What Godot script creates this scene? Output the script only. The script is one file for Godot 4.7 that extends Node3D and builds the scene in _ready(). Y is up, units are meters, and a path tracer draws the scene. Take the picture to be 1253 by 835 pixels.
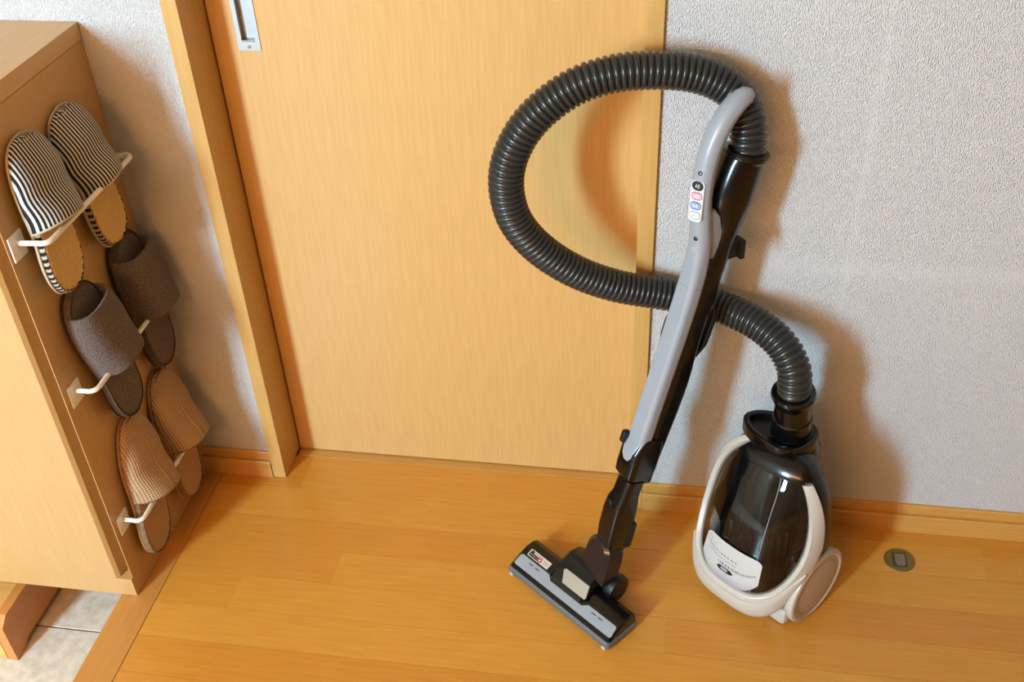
extends Node3D

# ------------------------------------------------------------------ mesh kit
class Soup:
	var v := PackedVector3Array()          # three per triangle, counter-clockwise seen from outside
	var t := PackedVector2Array()

	func tri(a: Vector3, b: Vector3, c: Vector3, ta := Vector2.ZERO, tb := Vector2.ZERO, tc := Vector2.ZERO) -> void:
		v.append(a); v.append(b); v.append(c)
		t.append(ta); t.append(tb); t.append(tc)

	func quad(a: Vector3, b: Vector3, c: Vector3, d: Vector3, ta := Vector2.ZERO, tb := Vector2.RIGHT, tc := Vector2.ONE, td := Vector2.DOWN) -> void:
		tri(a, b, c, ta, tb, tc)
		tri(a, c, d, ta, tc, td)

	func outward(from: int) -> void:       # turn a closed piece right side out
		var vol := 0.0
		for i in range(from, v.size(), 3):
			vol += v[i].dot(v[i + 1].cross(v[i + 2]))
		if vol < 0.0:
			flip(from)

	func flip(from: int) -> void:
		for i in range(from, v.size(), 3):
			var a := v[i + 1]; v[i + 1] = v[i + 2]; v[i + 2] = a
			var b := t[i + 1]; t[i + 1] = t[i + 2]; t[i + 2] = b

	func grid(f: Callable, nu: int, nv: int, wrap_u := false, wrap_v := false) -> void:
		var p := []
		for i in nu + 1:
			var row := PackedVector3Array()
			for j in nv + 1:
				row.append(f.call(float(i % nu if wrap_u else i) / nu, float(j % nv if wrap_v else j) / nv))
			p.append(row)
		for i in nu:
			for j in nv:
				var u0 := float(i) / nu; var u1 := float(i + 1) / nu
				var w0 := float(j) / nv; var w1 := float(j + 1) / nv
				quad(p[i][j], p[i + 1][j], p[i + 1][j + 1], p[i][j + 1], Vector2(u0, w0), Vector2(u1, w0), Vector2(u1, w1), Vector2(u0, w1))

	func box(c: Vector3, s: Vector3, b := 0.002, basis := Basis.IDENTITY, round_steps := 1) -> void:
		var from := v.size()
		var h := s * 0.5
		b = minf(b, minf(h.x, minf(h.y, h.z)) * 0.98)
		for ax in 3:
			for sg in [-1.0, 1.0]:
				var a1 := (ax + 1) % 3
				var a2 := (ax + 2) % 3
				var k1 := PackedFloat32Array(); var k2 := PackedFloat32Array()
				for q in round_steps:
					k1.append(-h[a1] + b * (1.0 - cos(q * PI / 4.0 / round_steps)) if q else -h[a1])
					k2.append(-h[a2] + b * (1.0 - cos(q * PI / 4.0 / round_steps)) if q else -h[a2])
				k1.append(-h[a1] + b); k1.append(h[a1] - b); k2.append(-h[a2] + b); k2.append(h[a2] - b)
				for q in range(round_steps - 1, -1, -1):
					k1.append(h[a1] - (b * (1.0 - cos(q * PI / 4.0 / round_steps)) if q else 0.0))
					k2.append(h[a2] - (b * (1.0 - cos(q * PI / 4.0 / round_steps)) if q else 0.0))
				for i in k1.size() - 1:
					for j in k2.size() - 1:
						var q4 := []
						for o in [[0, 0], [1, 0], [1, 1], [0, 1]]:
							var p := Vector3.ZERO
							p[ax] = sg * h[ax]; p[a1] = k1[i + o[0]]; p[a2] = k2[j + o[1]]
							var core := p.clamp(-h + Vector3.ONE * b, h - Vector3.ONE * b)
							q4.append(basis * (core + (p - core).normalized() * b) + c)
						if sg > 0.0:
							quad(q4[0], q4[1], q4[2], q4[3])
						else:
							quad(q4[0], q4[3], q4[2], q4[1])
		outward_about(from, c)

	func outward_about(from: int, c: Vector3) -> void:
		var vol := 0.0
		for i in range(from, v.size(), 3):
			vol += (v[i] - c).dot((v[i + 1] - c).cross(v[i + 2] - c))
		if vol < 0.0:
			flip(from)

	func lathe(profile: Array, seg: int, x := Transform3D.IDENTITY, cap := true) -> void:   # profile of Vector2(radius, height) about y
		var from := v.size()
		var n := profile.size()
		for i in n - 1:
			for j in seg:
				var a := TAU * j / seg; var b := TAU * ((j + 1) % seg) / seg
				var p: Vector2 = profile[i]; var q: Vector2 = profile[i + 1]
				quad(x * Vector3(p.x * cos(a), p.y, p.x * sin(a)), x * Vector3(q.x * cos(a), q.y, q.x * sin(a)), x * Vector3(q.x * cos(b), q.y, q.x * sin(b)), x * Vector3(p.x * cos(b), p.y, p.x * sin(b)),
					Vector2(float(j) / seg, float(i) / n), Vector2(float(j) / seg, float(i + 1) / n), Vector2(float(j + 1) / seg, float(i + 1) / n), Vector2(float(j + 1) / seg, float(i) / n))
		if cap:
			for e in [0, n - 1]:
				var p: Vector2 = profile[e]
				if p.x < 1e-5:
					continue
				for j in seg:
					var a := TAU * j / seg; var b := TAU * ((j + 1) % seg) / seg
					var o := x * Vector3(0, p.y, 0)
					var pa := x * Vector3(p.x * cos(a), p.y, p.x * sin(a)); var pb := x * Vector3(p.x * cos(b), p.y, p.x * sin(b))
					if e == 0:
						tri(o, pa, pb)
					else:
						tri(o, pb, pa)
		outward_about(from, x * Vector3(0, (profile[0].y + profile[n - 1].y) * 0.5, 0))

	func sweep(path: Array, sect: Array, side := Vector3.ZERO, closed := false) -> void:   # sect: one PackedVector2Array per path point (x along side)
		var from := v.size()
		var n := path.size()
		var rings := []
		var s := side
		for i in n:
			var a: Vector3 = path[(i - 1 + n) % n] if closed else path[maxi(i - 1, 0)]
			var b: Vector3 = path[(i + 1) % n] if closed else path[mini(i + 1, n - 1)]
			var d := (b - a).normalized()
			if side == Vector3.ZERO:
				if i == 0:
					s = d.cross(Vector3.UP if absf(d.y) < 0.9 else Vector3.RIGHT).normalized()
				s = (s - d * s.dot(d)).normalized()
			var m := d.cross(s).normalized()
			var ring := PackedVector3Array()
			for p in sect[i]:
				ring.append(path[i] + s * p.x + m * p.y)
			rings.append(ring)
		var k: int = rings[0].size()
		for i in (n if closed else n - 1):
			var j := (i + 1) % n
			for q in k:
				var r := (q + 1) % k
				quad(rings[i][q], rings[j][q], rings[j][r], rings[i][r], Vector2(float(q) / k, float(i) / n), Vector2(float(q) / k, float(i + 1) / n), Vector2(float(q + 1) / k, float(i + 1) / n), Vector2(float(q + 1) / k, float(i) / n))
		if not closed:
			for e in [0, n - 1]:
				var c := Vector3.ZERO
				for p in rings[e]:
					c += p / k
				for q in k:
					if e == 0:
						tri(c, rings[e][q], rings[e][(q + 1) % k])
					else:
						tri(c, rings[e][(q + 1) % k], rings[e][q])
		outward(from)

	func prism(poly: PackedVector2Array, z0: float, z1: float, bevel := 0.0, x := Transform3D.IDENTITY, both := false) -> void:   # outline in xy pushed along z
		var from := v.size()
		if Geometry2D.is_polygon_clockwise(poly):
			poly.reverse()
		var n := poly.size()
		var inner := PackedVector2Array()
		for i in n:
			var a := (poly[i] - poly[(i - 1 + n) % n]).normalized(); var b := (poly[(i + 1) % n] - poly[i]).normalized()
			var na := Vector2(-a.y, a.x); var nb := Vector2(-b.y, b.x)
			var m := (na + nb).normalized()
			inner.append(poly[i] + m * bevel / maxf(0.5, m.dot(na)))
		var rings := []
		if both and bevel > 0.0:
			rings = [[inner, z0], [poly, z0 + bevel], [poly, z1 - bevel], [inner, z1]]
		elif bevel > 0.0:
			rings = [[poly, z0], [poly, z1 - bevel], [inner, z1]]
		else:
			rings = [[poly, z0], [poly, z1]]
		for i in rings.size() - 1:
			for j in n:
				var k := (j + 1) % n
				var a: Vector2 = rings[i][0][j]; var b: Vector2 = rings[i][0][k]; var c: Vector2 = rings[i + 1][0][k]; var d: Vector2 = rings[i + 1][0][j]
				quad(x * Vector3(a.x, a.y, rings[i][1]), x * Vector3(b.x, b.y, rings[i][1]), x * Vector3(c.x, c.y, rings[i + 1][1]), x * Vector3(d.x, d.y, rings[i + 1][1]))
		var idx := Geometry2D.triangulate_polygon(poly)
		var lo := poly[0]; var hi := poly[0]
		for p in poly:
			lo = lo.min(p); hi = hi.max(p)
		for e in [0, rings.size() - 1]:
			var ring: PackedVector2Array = rings[e][0]
			for i in range(0, idx.size(), 3):
				var q := [ring[idx[i]], ring[idx[i + 1]], ring[idx[i + 2]]]
				if ((q[1] - q[0]) as Vector2).cross(q[2] - q[0]) < 0.0:
					q = [q[0], q[2], q[1]]
				if e == 0:
					q = [q[0], q[2], q[1]]
				var w := []
				for p in q:
					w.append((p - lo) / (hi - lo))
				tri(x * Vector3(q[0].x, q[0].y, rings[e][1]), x * Vector3(q[1].x, q[1].y, rings[e][1]), x * Vector3(q[2].x, q[2].y, rings[e][1]), w[0], w[1], w[2])
		outward(from)

	func moved(x: Transform3D) -> Soup:
		for i in v.size():
			v[i] = x * v[i]
		return self

	func mesh(angle := 40.0) -> ArrayMesh:
		var n := v.size() / 3
		var big := PackedVector3Array(); var unit := PackedVector3Array()
		var at := {}
		var keys := []
		for i in n:
			var c := (v[i * 3 + 1] - v[i * 3]).cross(v[i * 3 + 2] - v[i * 3])
			big.append(c); unit.append(c.normalized())
			for k in 3:
				var key := Vector3i((v[i * 3 + k] * 50000.0).round())
				keys.append(key)
				if at.has(key):
					at[key].append(i)
				else:
					at[key] = [i]
		var lim := cos(deg_to_rad(angle))
		var pos := PackedVector3Array(); var nor := PackedVector3Array(); var uv := PackedVector2Array()
		for i in n:
			if big[i].length_squared() < 1e-20:
				continue
			for k in [0, 2, 1]:
				var s := Vector3.ZERO
				for j in at[keys[i * 3 + k]]:
					if unit[j].dot(unit[i]) > lim:
						s += big[j]
				pos.append(v[i * 3 + k]); nor.append(s.normalized()); uv.append(t[i * 3 + k])
		var a := []
		a.resize(Mesh.ARRAY_MAX)
		a[Mesh.ARRAY_VERTEX] = pos; a[Mesh.ARRAY_NORMAL] = nor; a[Mesh.ARRAY_TEX_UV] = uv
		var m := ArrayMesh.new()
		m.add_surface_from_arrays(Mesh.PRIMITIVE_TRIANGLES, a)
		return m

var taken := {}
var M := {}

func numbered(called: String) -> String:
	taken[called] = taken.get(called, -1) + 1
	return called if taken[called] == 0 else "%s_%03d" % [called, taken[called]]

func put(called: String, s, m: Material, parent: Node = null, x := Transform3D.IDENTITY, angle := 40.0) -> MeshInstance3D:
	var o := MeshInstance3D.new()
	o.mesh = s if s is Mesh else s.mesh(angle)
	o.material_override = m
	o.transform = x
	if parent == null:
		o.name = numbered(called)
		add_child(o, true)
	else:
		var k := 0
		var nm := called
		while parent.has_node(nm):
			k += 1
			nm = "%s_%03d" % [called, k]
		o.name = nm
		parent.add_child(o, true)
	return o

func tag(o: Node, label: String, category: String, group := "", kind := "") -> Node:
	o.set_meta("label", label)
	o.set_meta("category", category)
	if group: o.set_meta("group", group)
	if kind: o.set_meta("kind", kind)
	return o

func base(called: String, at := Vector3.ZERO) -> Node3D:
	var o := Node3D.new()
	o.name = numbered(called)
	o.position = at
	add_child(o, true)
	return o

func bx(c: Vector3, s: Vector3, b := 0.002, steps := 1) -> Soup:
	var q := Soup.new()
	q.box(c, s, b, Basis.IDENTITY, steps)
	return q

func span(a: Vector3, b: Vector3, bevel := 0.002) -> Soup:     # box between two corners
	return bx((a + b) * 0.5, (b - a).abs(), bevel)

func rrect(w: float, h: float, r: float, n := 4) -> PackedVector2Array:
	var p := PackedVector2Array()
	r = minf(r, minf(w, h) * 0.499)
	for q in 4:
		var c := Vector2((w * 0.5 - r) * (1 if q in [0, 3] else -1), (h * 0.5 - r) * (1 if q < 2 else -1))
		for i in n + 1:
			var a := PI * 0.5 * (q + float(i) / n)
			p.append(c + Vector2(cos(a), sin(a)) * r)
	return p

func circle(r: float, n := 20) -> PackedVector2Array:
	var p := PackedVector2Array()
	for i in n:
		p.append(Vector2(cos(TAU * i / n), sin(TAU * i / n)) * r)
	return p

func along(keys: Array, x: float):                             # piecewise smooth lookup in [[x, value...], ...]
	var i := 0
	while i < keys.size() - 2 and x > keys[i + 1][0]:
		i += 1
	var t: float = clampf((x - keys[i][0]) / (keys[i + 1][0] - keys[i][0]), 0.0, 1.0)
	var a = keys[maxi(i - 1, 0)]; var b = keys[i]; var c = keys[i + 1]; var d = keys[mini(i + 2, keys.size() - 1)]
	var out := []
	for k in range(1, keys[0].size()):
		var m0: float = (c[k] - a[k]) / maxf(c[0] - a[0], 1e-6) * (c[0] - b[0])
		var m1: float = (d[k] - b[k]) / maxf(d[0] - b[0], 1e-6) * (c[0] - b[0])
		var t2 := t * t; var t3 := t2 * t
		out.append((2 * t3 - 3 * t2 + 1) * b[k] + (t3 - 2 * t2 + t) * m0 + (-2 * t3 + 3 * t2) * c[k] + (t3 - t2) * m1)
	return out

func spline(p: Array, per: int) -> Array:
	var out := []
	for i in p.size() - 1:
		var a: Vector3 = p[maxi(i - 1, 0)]; var d: Vector3 = p[mini(i + 2, p.size() - 1)]
		for k in per:
			out.append((p[i] as Vector3).cubic_interpolate(p[i + 1], a, d, float(k) / per))
	out.append(p[-1])
	return out

# ------------------------------------------------------------------ materials
func mat(c: Color, rough := 0.5, metal := 0.0) -> StandardMaterial3D:
	var m := StandardMaterial3D.new()
	m.albedo_color = c
	m.roughness = rough
	m.metallic = metal
	return m

func noise_tex(freq: float, octaves: int, a: Color, b: Color, sd: int, size := 512, kind := FastNoiseLite.TYPE_SIMPLEX_SMOOTH) -> NoiseTexture2D:
	var n := FastNoiseLite.new()
	n.noise_type = kind
	n.frequency = freq
	n.fractal_octaves = octaves
	n.seed = sd
	var t := NoiseTexture2D.new()
	t.width = size; t.height = size
	t.seamless = true
	t.seamless_blend_skirt = 0.03
	t.noise = n
	var g := Gradient.new()
	g.set_color(0, a); g.set_color(1, b)
	t.color_ramp = g
	return t

var grain_cache := {}
func wood(c: Color, spread: float, dir: int, rough := 0.4, off := Vector3.ZERO, sd := 1) -> StandardMaterial3D:   # dir: axis the grain runs along
	var m := StandardMaterial3D.new()
	if not grain_cache.has([spread, sd]):
		grain_cache[[spread, sd]] = noise_tex(0.012, 5, Color(1.0 - spread, 1.0 - spread * 1.35, 1.0 - spread * 1.9), Color(1, 1, 1), sd)
	m.albedo_texture = grain_cache[[spread, sd]]
	m.albedo_color = c
	m.roughness = rough
	m.uv1_triplanar = true
	m.uv1_triplanar_sharpness = 8.0
	var s := Vector3(16.0, 16.0, 16.0)
	s[dir] = 1.1
	m.uv1_scale = s
	m.uv1_offset = off
	return m

func image_mat(im: Image, rough := 0.6) -> StandardMaterial3D:
	var m := StandardMaterial3D.new()
	m.albedo_texture = ImageTexture.create_from_image(im)
	m.roughness = rough
	return m

func cloth(c: Color, dark: Color, freq: float, bump: float, scale: float, sd: int) -> StandardMaterial3D:
	var m := StandardMaterial3D.new()
	m.albedo_texture = noise_tex(freq, 3, dark, c, sd, 256)
	m.heightmap_enabled = true
	m.heightmap_scale = bump
	m.heightmap_texture = noise_tex(freq, 2, Color.BLACK, Color.WHITE, sd + 5, 256)
	m.uv1_triplanar = true
	m.uv1_scale = Vector3.ONE * scale
	m.roughness = 0.95
	m.metallic_specular = 0.2
	m.rim_enabled = true
	m.rim = 0.25
	m.rim_tint = 0.6
	return m

func make_materials() -> void:
	M.door = wood(Color(0.81, 0.643, 0.405), 0.045, 1, 0.32, Vector3(0.3, 0.1, 0.2), 3)
	M.frame = wood(Color(0.79, 0.62, 0.36), 0.05, 1, 0.38, Vector3(0.7, 0.4, 0.1), 4)
	M.base = wood(Color(0.785, 0.585, 0.30), 0.06, 0, 0.38, Vector3(0.2, 0.8, 0.4), 4)
	M.cabinet = wood(Color(0.765, 0.60, 0.385), 0.035, 1, 0.36, Vector3(0.5, 0.6, 0.9), 3)
	M.cabinet_top = wood(Color(0.82, 0.65, 0.42), 0.04, 2, 0.30, Vector3(0.1, 0.2, 0.3), 3)
	M.strip = wood(Color(0.76, 0.525, 0.255), 0.05, 2, 0.30, Vector3(0.1, 0.7, 0.3), 4)
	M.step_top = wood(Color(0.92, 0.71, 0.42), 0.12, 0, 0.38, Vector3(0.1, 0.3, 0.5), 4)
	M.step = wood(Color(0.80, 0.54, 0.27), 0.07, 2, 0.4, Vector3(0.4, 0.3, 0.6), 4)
	M.sub = mat(Color(0.35, 0.22, 0.10), 0.9)
	var tones := [Color(0.815, 0.565, 0.215), Color(0.80, 0.54, 0.20), Color(0.83, 0.585, 0.235), Color(0.795, 0.53, 0.195), Color(0.82, 0.57, 0.21), Color(0.81, 0.555, 0.215)]
	for i in 6:
		M["plank%d" % i] = wood(tones[i], 0.055, 0, 0.27, Vector3(0.37 * i, 0.21 * i, 0.13 * i), 7 + i % 2)
	var w := mat(Color(0.775, 0.768, 0.765), 0.9)
	w.metallic_specular = 0.25
	w.heightmap_enabled = true
	w.heightmap_scale = 0.3
	w.heightmap_texture = noise_tex(0.22, 2, Color.BLACK, Color.WHITE, 21, 2048)
	w.uv1_triplanar = true
	w.uv1_world_triplanar = true
	w.uv1_triplanar_sharpness = 8.0
	w.uv1_scale = Vector3(1.06, 0.39, 1.06)
	w.uv1_offset = Vector3(0.212, 0.25, 0.21)
	M.wall = w
	M.ceiling = mat(Color(0.78, 0.71, 0.60), 0.95)  # ceiling out of view, beige chosen to warm and weaken bounced light
	M.unseen_plaster = mat(Color(0.76, 0.68, 0.57), 0.95)  # walls out of view, beige chosen to dim and warm the bounced daylight
	var tile := mat(Color(1, 1, 1), 0.55)
	tile.albedo_texture = noise_tex(0.02, 5, Color(0.78, 0.73, 0.66), Color(0.91, 0.87, 0.82), 31)
	tile.uv1_triplanar = true
	tile.uv1_scale = Vector3.ONE * 3.0
	M.tile = tile
	M.grout = mat(Color(0.45, 0.41, 0.36), 0.95)
	M.steel = mat(Color(0.72, 0.735, 0.745), 0.42, 0.35)
	M.steel_dark = mat(Color(0.55, 0.53, 0.50), 0.4, 0.8)
	M.shadow_gap = mat(Color(0.10, 0.06, 0.03), 0.9)
	M.brass = mat(Color(0.52, 0.46, 0.24), 0.42, 0.7)
	M.brass_dark = mat(Color(0.35, 0.32, 0.18), 0.5, 0.6)
	M.catch_metal = mat(Color(0.55, 0.50, 0.47), 0.35, 0.6)
	M.rack = mat(Color(0.93, 0.91, 0.87), 0.35)
	M.grey = mat(Color(0.575, 0.595, 0.625), 0.32)
	M.grey_dark = mat(Color(0.52, 0.53, 0.545), 0.4)
	M.black = mat(Color(0.028, 0.028, 0.030), 0.20)
	M.black_soft = mat(Color(0.035, 0.035, 0.036), 0.42)
	M.hose = mat(Color(0.165, 0.165, 0.16), 0.27)
	M.shell = mat(Color(0.065, 0.068, 0.072), 0.36)
	M.white = mat(Color(0.735, 0.705, 0.665), 0.33)
	M.hub = mat(Color(0.72, 0.67, 0.62), 0.45)
	M.dots = mat(Color(0.40, 0.36, 0.32), 0.6)
	M.bumper = mat(Color(0.36, 0.38, 0.40), 0.38)
	M.silver = mat(Color(0.80, 0.78, 0.76), 0.30, 0.8)
	M.yoke = mat(Color(0.085, 0.095, 0.115), 0.18)
	var g := mat(Color(0.022, 0.025, 0.042, 0.46), 0.03)
	g.transparency = BaseMaterial3D.TRANSPARENCY_ALPHA
	M.smoked = g
	M.filter = mat(Color(0.030, 0.033, 0.050), 0.2)
	M.filter_mesh = mat(Color(0.16, 0.12, 0.11), 0.4)
	M.bulkhead = mat(Color(0.10, 0.075, 0.065), 0.22)
	var pane := mat(Color(0.9, 0.95, 1.0, 0.06), 0.02)
	pane.transparency = BaseMaterial3D.TRANSPARENCY_ALPHA
	M.pane = pane
	M.alu = mat(Color(0.6, 0.58, 0.55), 0.4, 0.6)
	var glow := mat(Color(1, 0.95, 0.88), 0.5)  # glowing cover of the wall lamp out of view
	glow.emission_enabled = true
	glow.emission = Color(1.0, 0.82, 0.60)
	glow.emission_energy_multiplier = 1.2
	M.unseen_lamp_glow = glow
	# slippers
	M.felt = cloth(Color(0.50, 0.44, 0.41), Color(0.29, 0.245, 0.225), 0.09, 0.10, 9.0, 41)
	M.felt_edge = cloth(Color(0.42, 0.36, 0.33), Color(0.27, 0.225, 0.205), 0.09, 0.05, 9.0, 42)
	M.tan_cloth = cloth(Color(0.72, 0.56, 0.40), Color(0.62, 0.47, 0.32), 0.09, 0.04, 9.0, 43)
	M.insole = cloth(Color(0.85, 0.70, 0.47), Color(0.79, 0.64, 0.41), 0.05, 0.03, 9.0, 44)
	M.piping = mat(Color(0.72, 0.66, 0.55), 0.9)
	M.sole_dark = mat(Color(0.16, 0.12, 0.10), 0.85)
	# navy and off-white ticking: stripes across u
	var st := Image.create(512, 64, false, Image.FORMAT_RGB8)
	for x in 512:
		var ph := fposmod(x / 512.0 * 17.0, 1.0)
		var k := smoothstep(0.40, 0.47, ph) * (1.0 - smoothstep(0.93, 1.0, ph))
		for y in 64:
			st.set_pixel(x, y, Color(0.80, 0.77, 0.72).lerp(Color(0.075, 0.085, 0.13), k))
	M.ticking = image_mat(st, 0.92)
	var sq := Image.create(512, 32, false, Image.FORMAT_RGB8)
	for x in 512:
		var ph := fposmod(x / 512.0 * 64.0, 1.0)
		var k := smoothstep(0.42, 0.5, ph) * (1.0 - smoothstep(0.92, 1.0, ph))
		for y in 32:
			sq.set_pixel(x, y, Color(0.72, 0.66, 0.58).lerp(Color(0.09, 0.085, 0.11), k))
	M.ticking_edge = image_mat(sq, 0.92)
	# beige waffle knit
	var wf := Image.create(512, 512, false, Image.FORMAT_RGB8)
	var wh := Image.create(512, 512, false, Image.FORMAT_RGB8)
	for x in 512:
		for y in 512:
			var a := absf(sin(x / 512.0 * PI * 40.0)); var b := absf(sin(y / 512.0 * PI * 44.0))
			var h := pow(a, 0.6) * pow(b, 0.6)
			wf.set_pixel(x, y, Color(0.52, 0.385, 0.27).lerp(Color(0.84, 0.70, 0.55), h))
			wh.set_pixel(x, y, Color(h, h, h))
	M.waffle = image_mat(wf, 0.95)
	M.waffle.heightmap_enabled = true
	M.waffle.heightmap_texture = ImageTexture.create_from_image(wh)
	M.waffle.heightmap_scale = 0.12
	M.waffle.metallic_specular = 0.2
	# print on the dust bin's plate, the handle's button panel and the floor head's sticker
	var lb := Image.create(256, 128, false, Image.FORMAT_RGB8)
	lb.fill(Color(0.73, 0.725, 0.71))
	var rng := RandomNumberGenerator.new()
	rng.seed = 5
	for row in [[40, 30, 150, 5], [54, 40, 150, 3], [66, 96, 236, 8]]:
		var x: int = row[1]
		while x < row[2]:
			var w0 := rng.randi_range(2, 7)
			lb.fill_rect(Rect2i(x, row[0], w0, row[3]), Color(0.45, 0.45, 0.47))
			x += w0 + rng.randi_range(2, 5)
	for x in 256:
		for y in 128:
			var d := Vector2((x - 120) / 24.0, (y - 86) / 9.0).length()
			if d < 1.0:
				lb.set_pixel(x, y, Color(0.10, 0.10, 0.14) if d > 0.62 or absf(x - 120) > 9 else Color(0.6, 0.6, 0.65))
			var e := Vector2((x - 24) / 13.0, (y - 24) / 13.0).length()
			if e < 1.0 and e > 0.82:
				lb.set_pixel(x, y, Color(0.55, 0.55, 0.56))
			var bl := clampf((y - 96) / 30.0, 0, 1) * clampf(1.2 - absf(x - 128) / 110.0, 0, 1)
			if y > 96 and d > 1.0:
				lb.set_pixel(x, y, lb.get_pixel(x, y).lerp(Color(0.52, 0.53, 0.60), bl * 0.7))
	M.label_print = image_mat(lb, 0.35)
	var sk := Image.create(192, 64, false, Image.FORMAT_RGB8)
	sk.fill(Color(0.82, 0.76, 0.72))
	sk.fill_rect(Rect2i(6, 26, 112, 32), Color(0.10, 0.08, 0.09))
	sk.fill_rect(Rect2i(10, 6, 26, 24), Color(0.12, 0.10, 0.10))
	for i in 26:
		sk.fill_rect(Rect2i(12 + i * 4, 32 + (i * 7) % 5, 2, 18 - (i * 5) % 9), Color(0.62, 0.55, 0.52))
	sk.fill_rect(Rect2i(40, 8, 84, 14), Color(0.72, 0.60, 0.56))
	for x in 192:
		for y in 64:
			var d := Vector2(x - 104, y - 40).length()
			if d < 20 and d > 9:
				sk.set_pixel(x, y, Color(0.72, 0.16, 0.17))
			elif d <= 9:
				sk.set_pixel(x, y, Color(0.85, 0.78, 0.74))
	for i in 7:
		sk.fill_rect(Rect2i(134 + i * 7, 18 + (i % 3) * 3, 4, 9), Color(0.35, 0.30, 0.30))
		sk.fill_rect(Rect2i(134 + i * 7, 38 + (i % 2) * 3, 4, 8), Color(0.45, 0.40, 0.40))
	M.sticker = image_mat(sk, 0.4)

func glyph_mat(ground: Color, edge: Color, ink: Color, strokes: Array) -> StandardMaterial3D:
	var im := Image.create(96, 64, false, Image.FORMAT_RGB8)
	for x in 96:
		for y in 64:
			var q := Vector2(maxf(absf(x - 48) - 20.0, 0.0), absf(y - 32)).length()
			im.set_pixel(x, y, edge if q > 23.0 else ground)
	for s in strokes:
		im.fill_rect(Rect2i(s[0], s[1], s[2], s[3]), ink)
	return image_mat(im, 0.4)

# ------------------------------------------------------------------ scene
const WALL := -1.556
const ROOM_R := 3.0  # right wall out of view, set far off so less light bounces back
const ROOM_L := -3.3
const ROOM_F := 2.0
const CEIL := 2.45
const TILE := -0.15

func _ready() -> void:
	var cam := Camera3D.new()
	cam.name = "camera"
	cam.position = Vector3(0, 1.6, 0)
	cam.rotation_degrees = Vector3(-37.005, 10.632, -2.794)
	cam.fov = 35.71
	cam.near = 0.05
	add_child(cam)
	cam.current = true
	var env := Environment.new()
	env.background_mode = Environment.BG_SKY
	var sky := Sky.new()
	var sm := ProceduralSkyMaterial.new()
	sm.sky_top_color = Color(0.42, 0.60, 0.86)
	sm.sky_horizon_color = Color(0.80, 0.87, 0.94)
	sm.ground_bottom_color = Color(0.34, 0.32, 0.30)
	sm.ground_horizon_color = Color(0.72, 0.76, 0.80)
	sky.sky_material = sm
	env.sky = sky
	env.tonemap_mode = Environment.TONE_MAPPER_LINEAR
	env.tonemap_exposure = 1.72
	env.sdfgi_enabled = true
	env.ssao_enabled = true
	env.ssil_enabled = true
	var we := WorldEnvironment.new()
	we.name = "world_environment"
	we.environment = env
	add_child(we)
	# daylight by two panes of an unseen entrance window, lighting from the front left
	for k in 2:
		var al := AreaLight3D.new()
		al.name = "unseen_window_daylight" if k == 0 else "unseen_window_daylight_001"
		al.area_size = Vector2(0.165, 1.30)
		al.light_color = Color(0.705, 0.88, 0.975)
		al.light_energy = 7.3
		al.area_range = 12.0
		al.area_attenuation = 2.0
		al.shadow_enabled = true
		al.position = Vector3(-2.29 + 0.22 * k, 1.66, 1.955)
		add_child(al)
		al.look_at(al.position + Vector3(0.25, -0.12, -1), Vector3.UP)
	make_materials()
	build_room()
	build_cabinet()
	build_slippers()
	build_vacuum()
	build_catch()

func structure(o: Node, label: String, category: String) -> void:
	tag(o, label, category, "", "structure")

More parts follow.
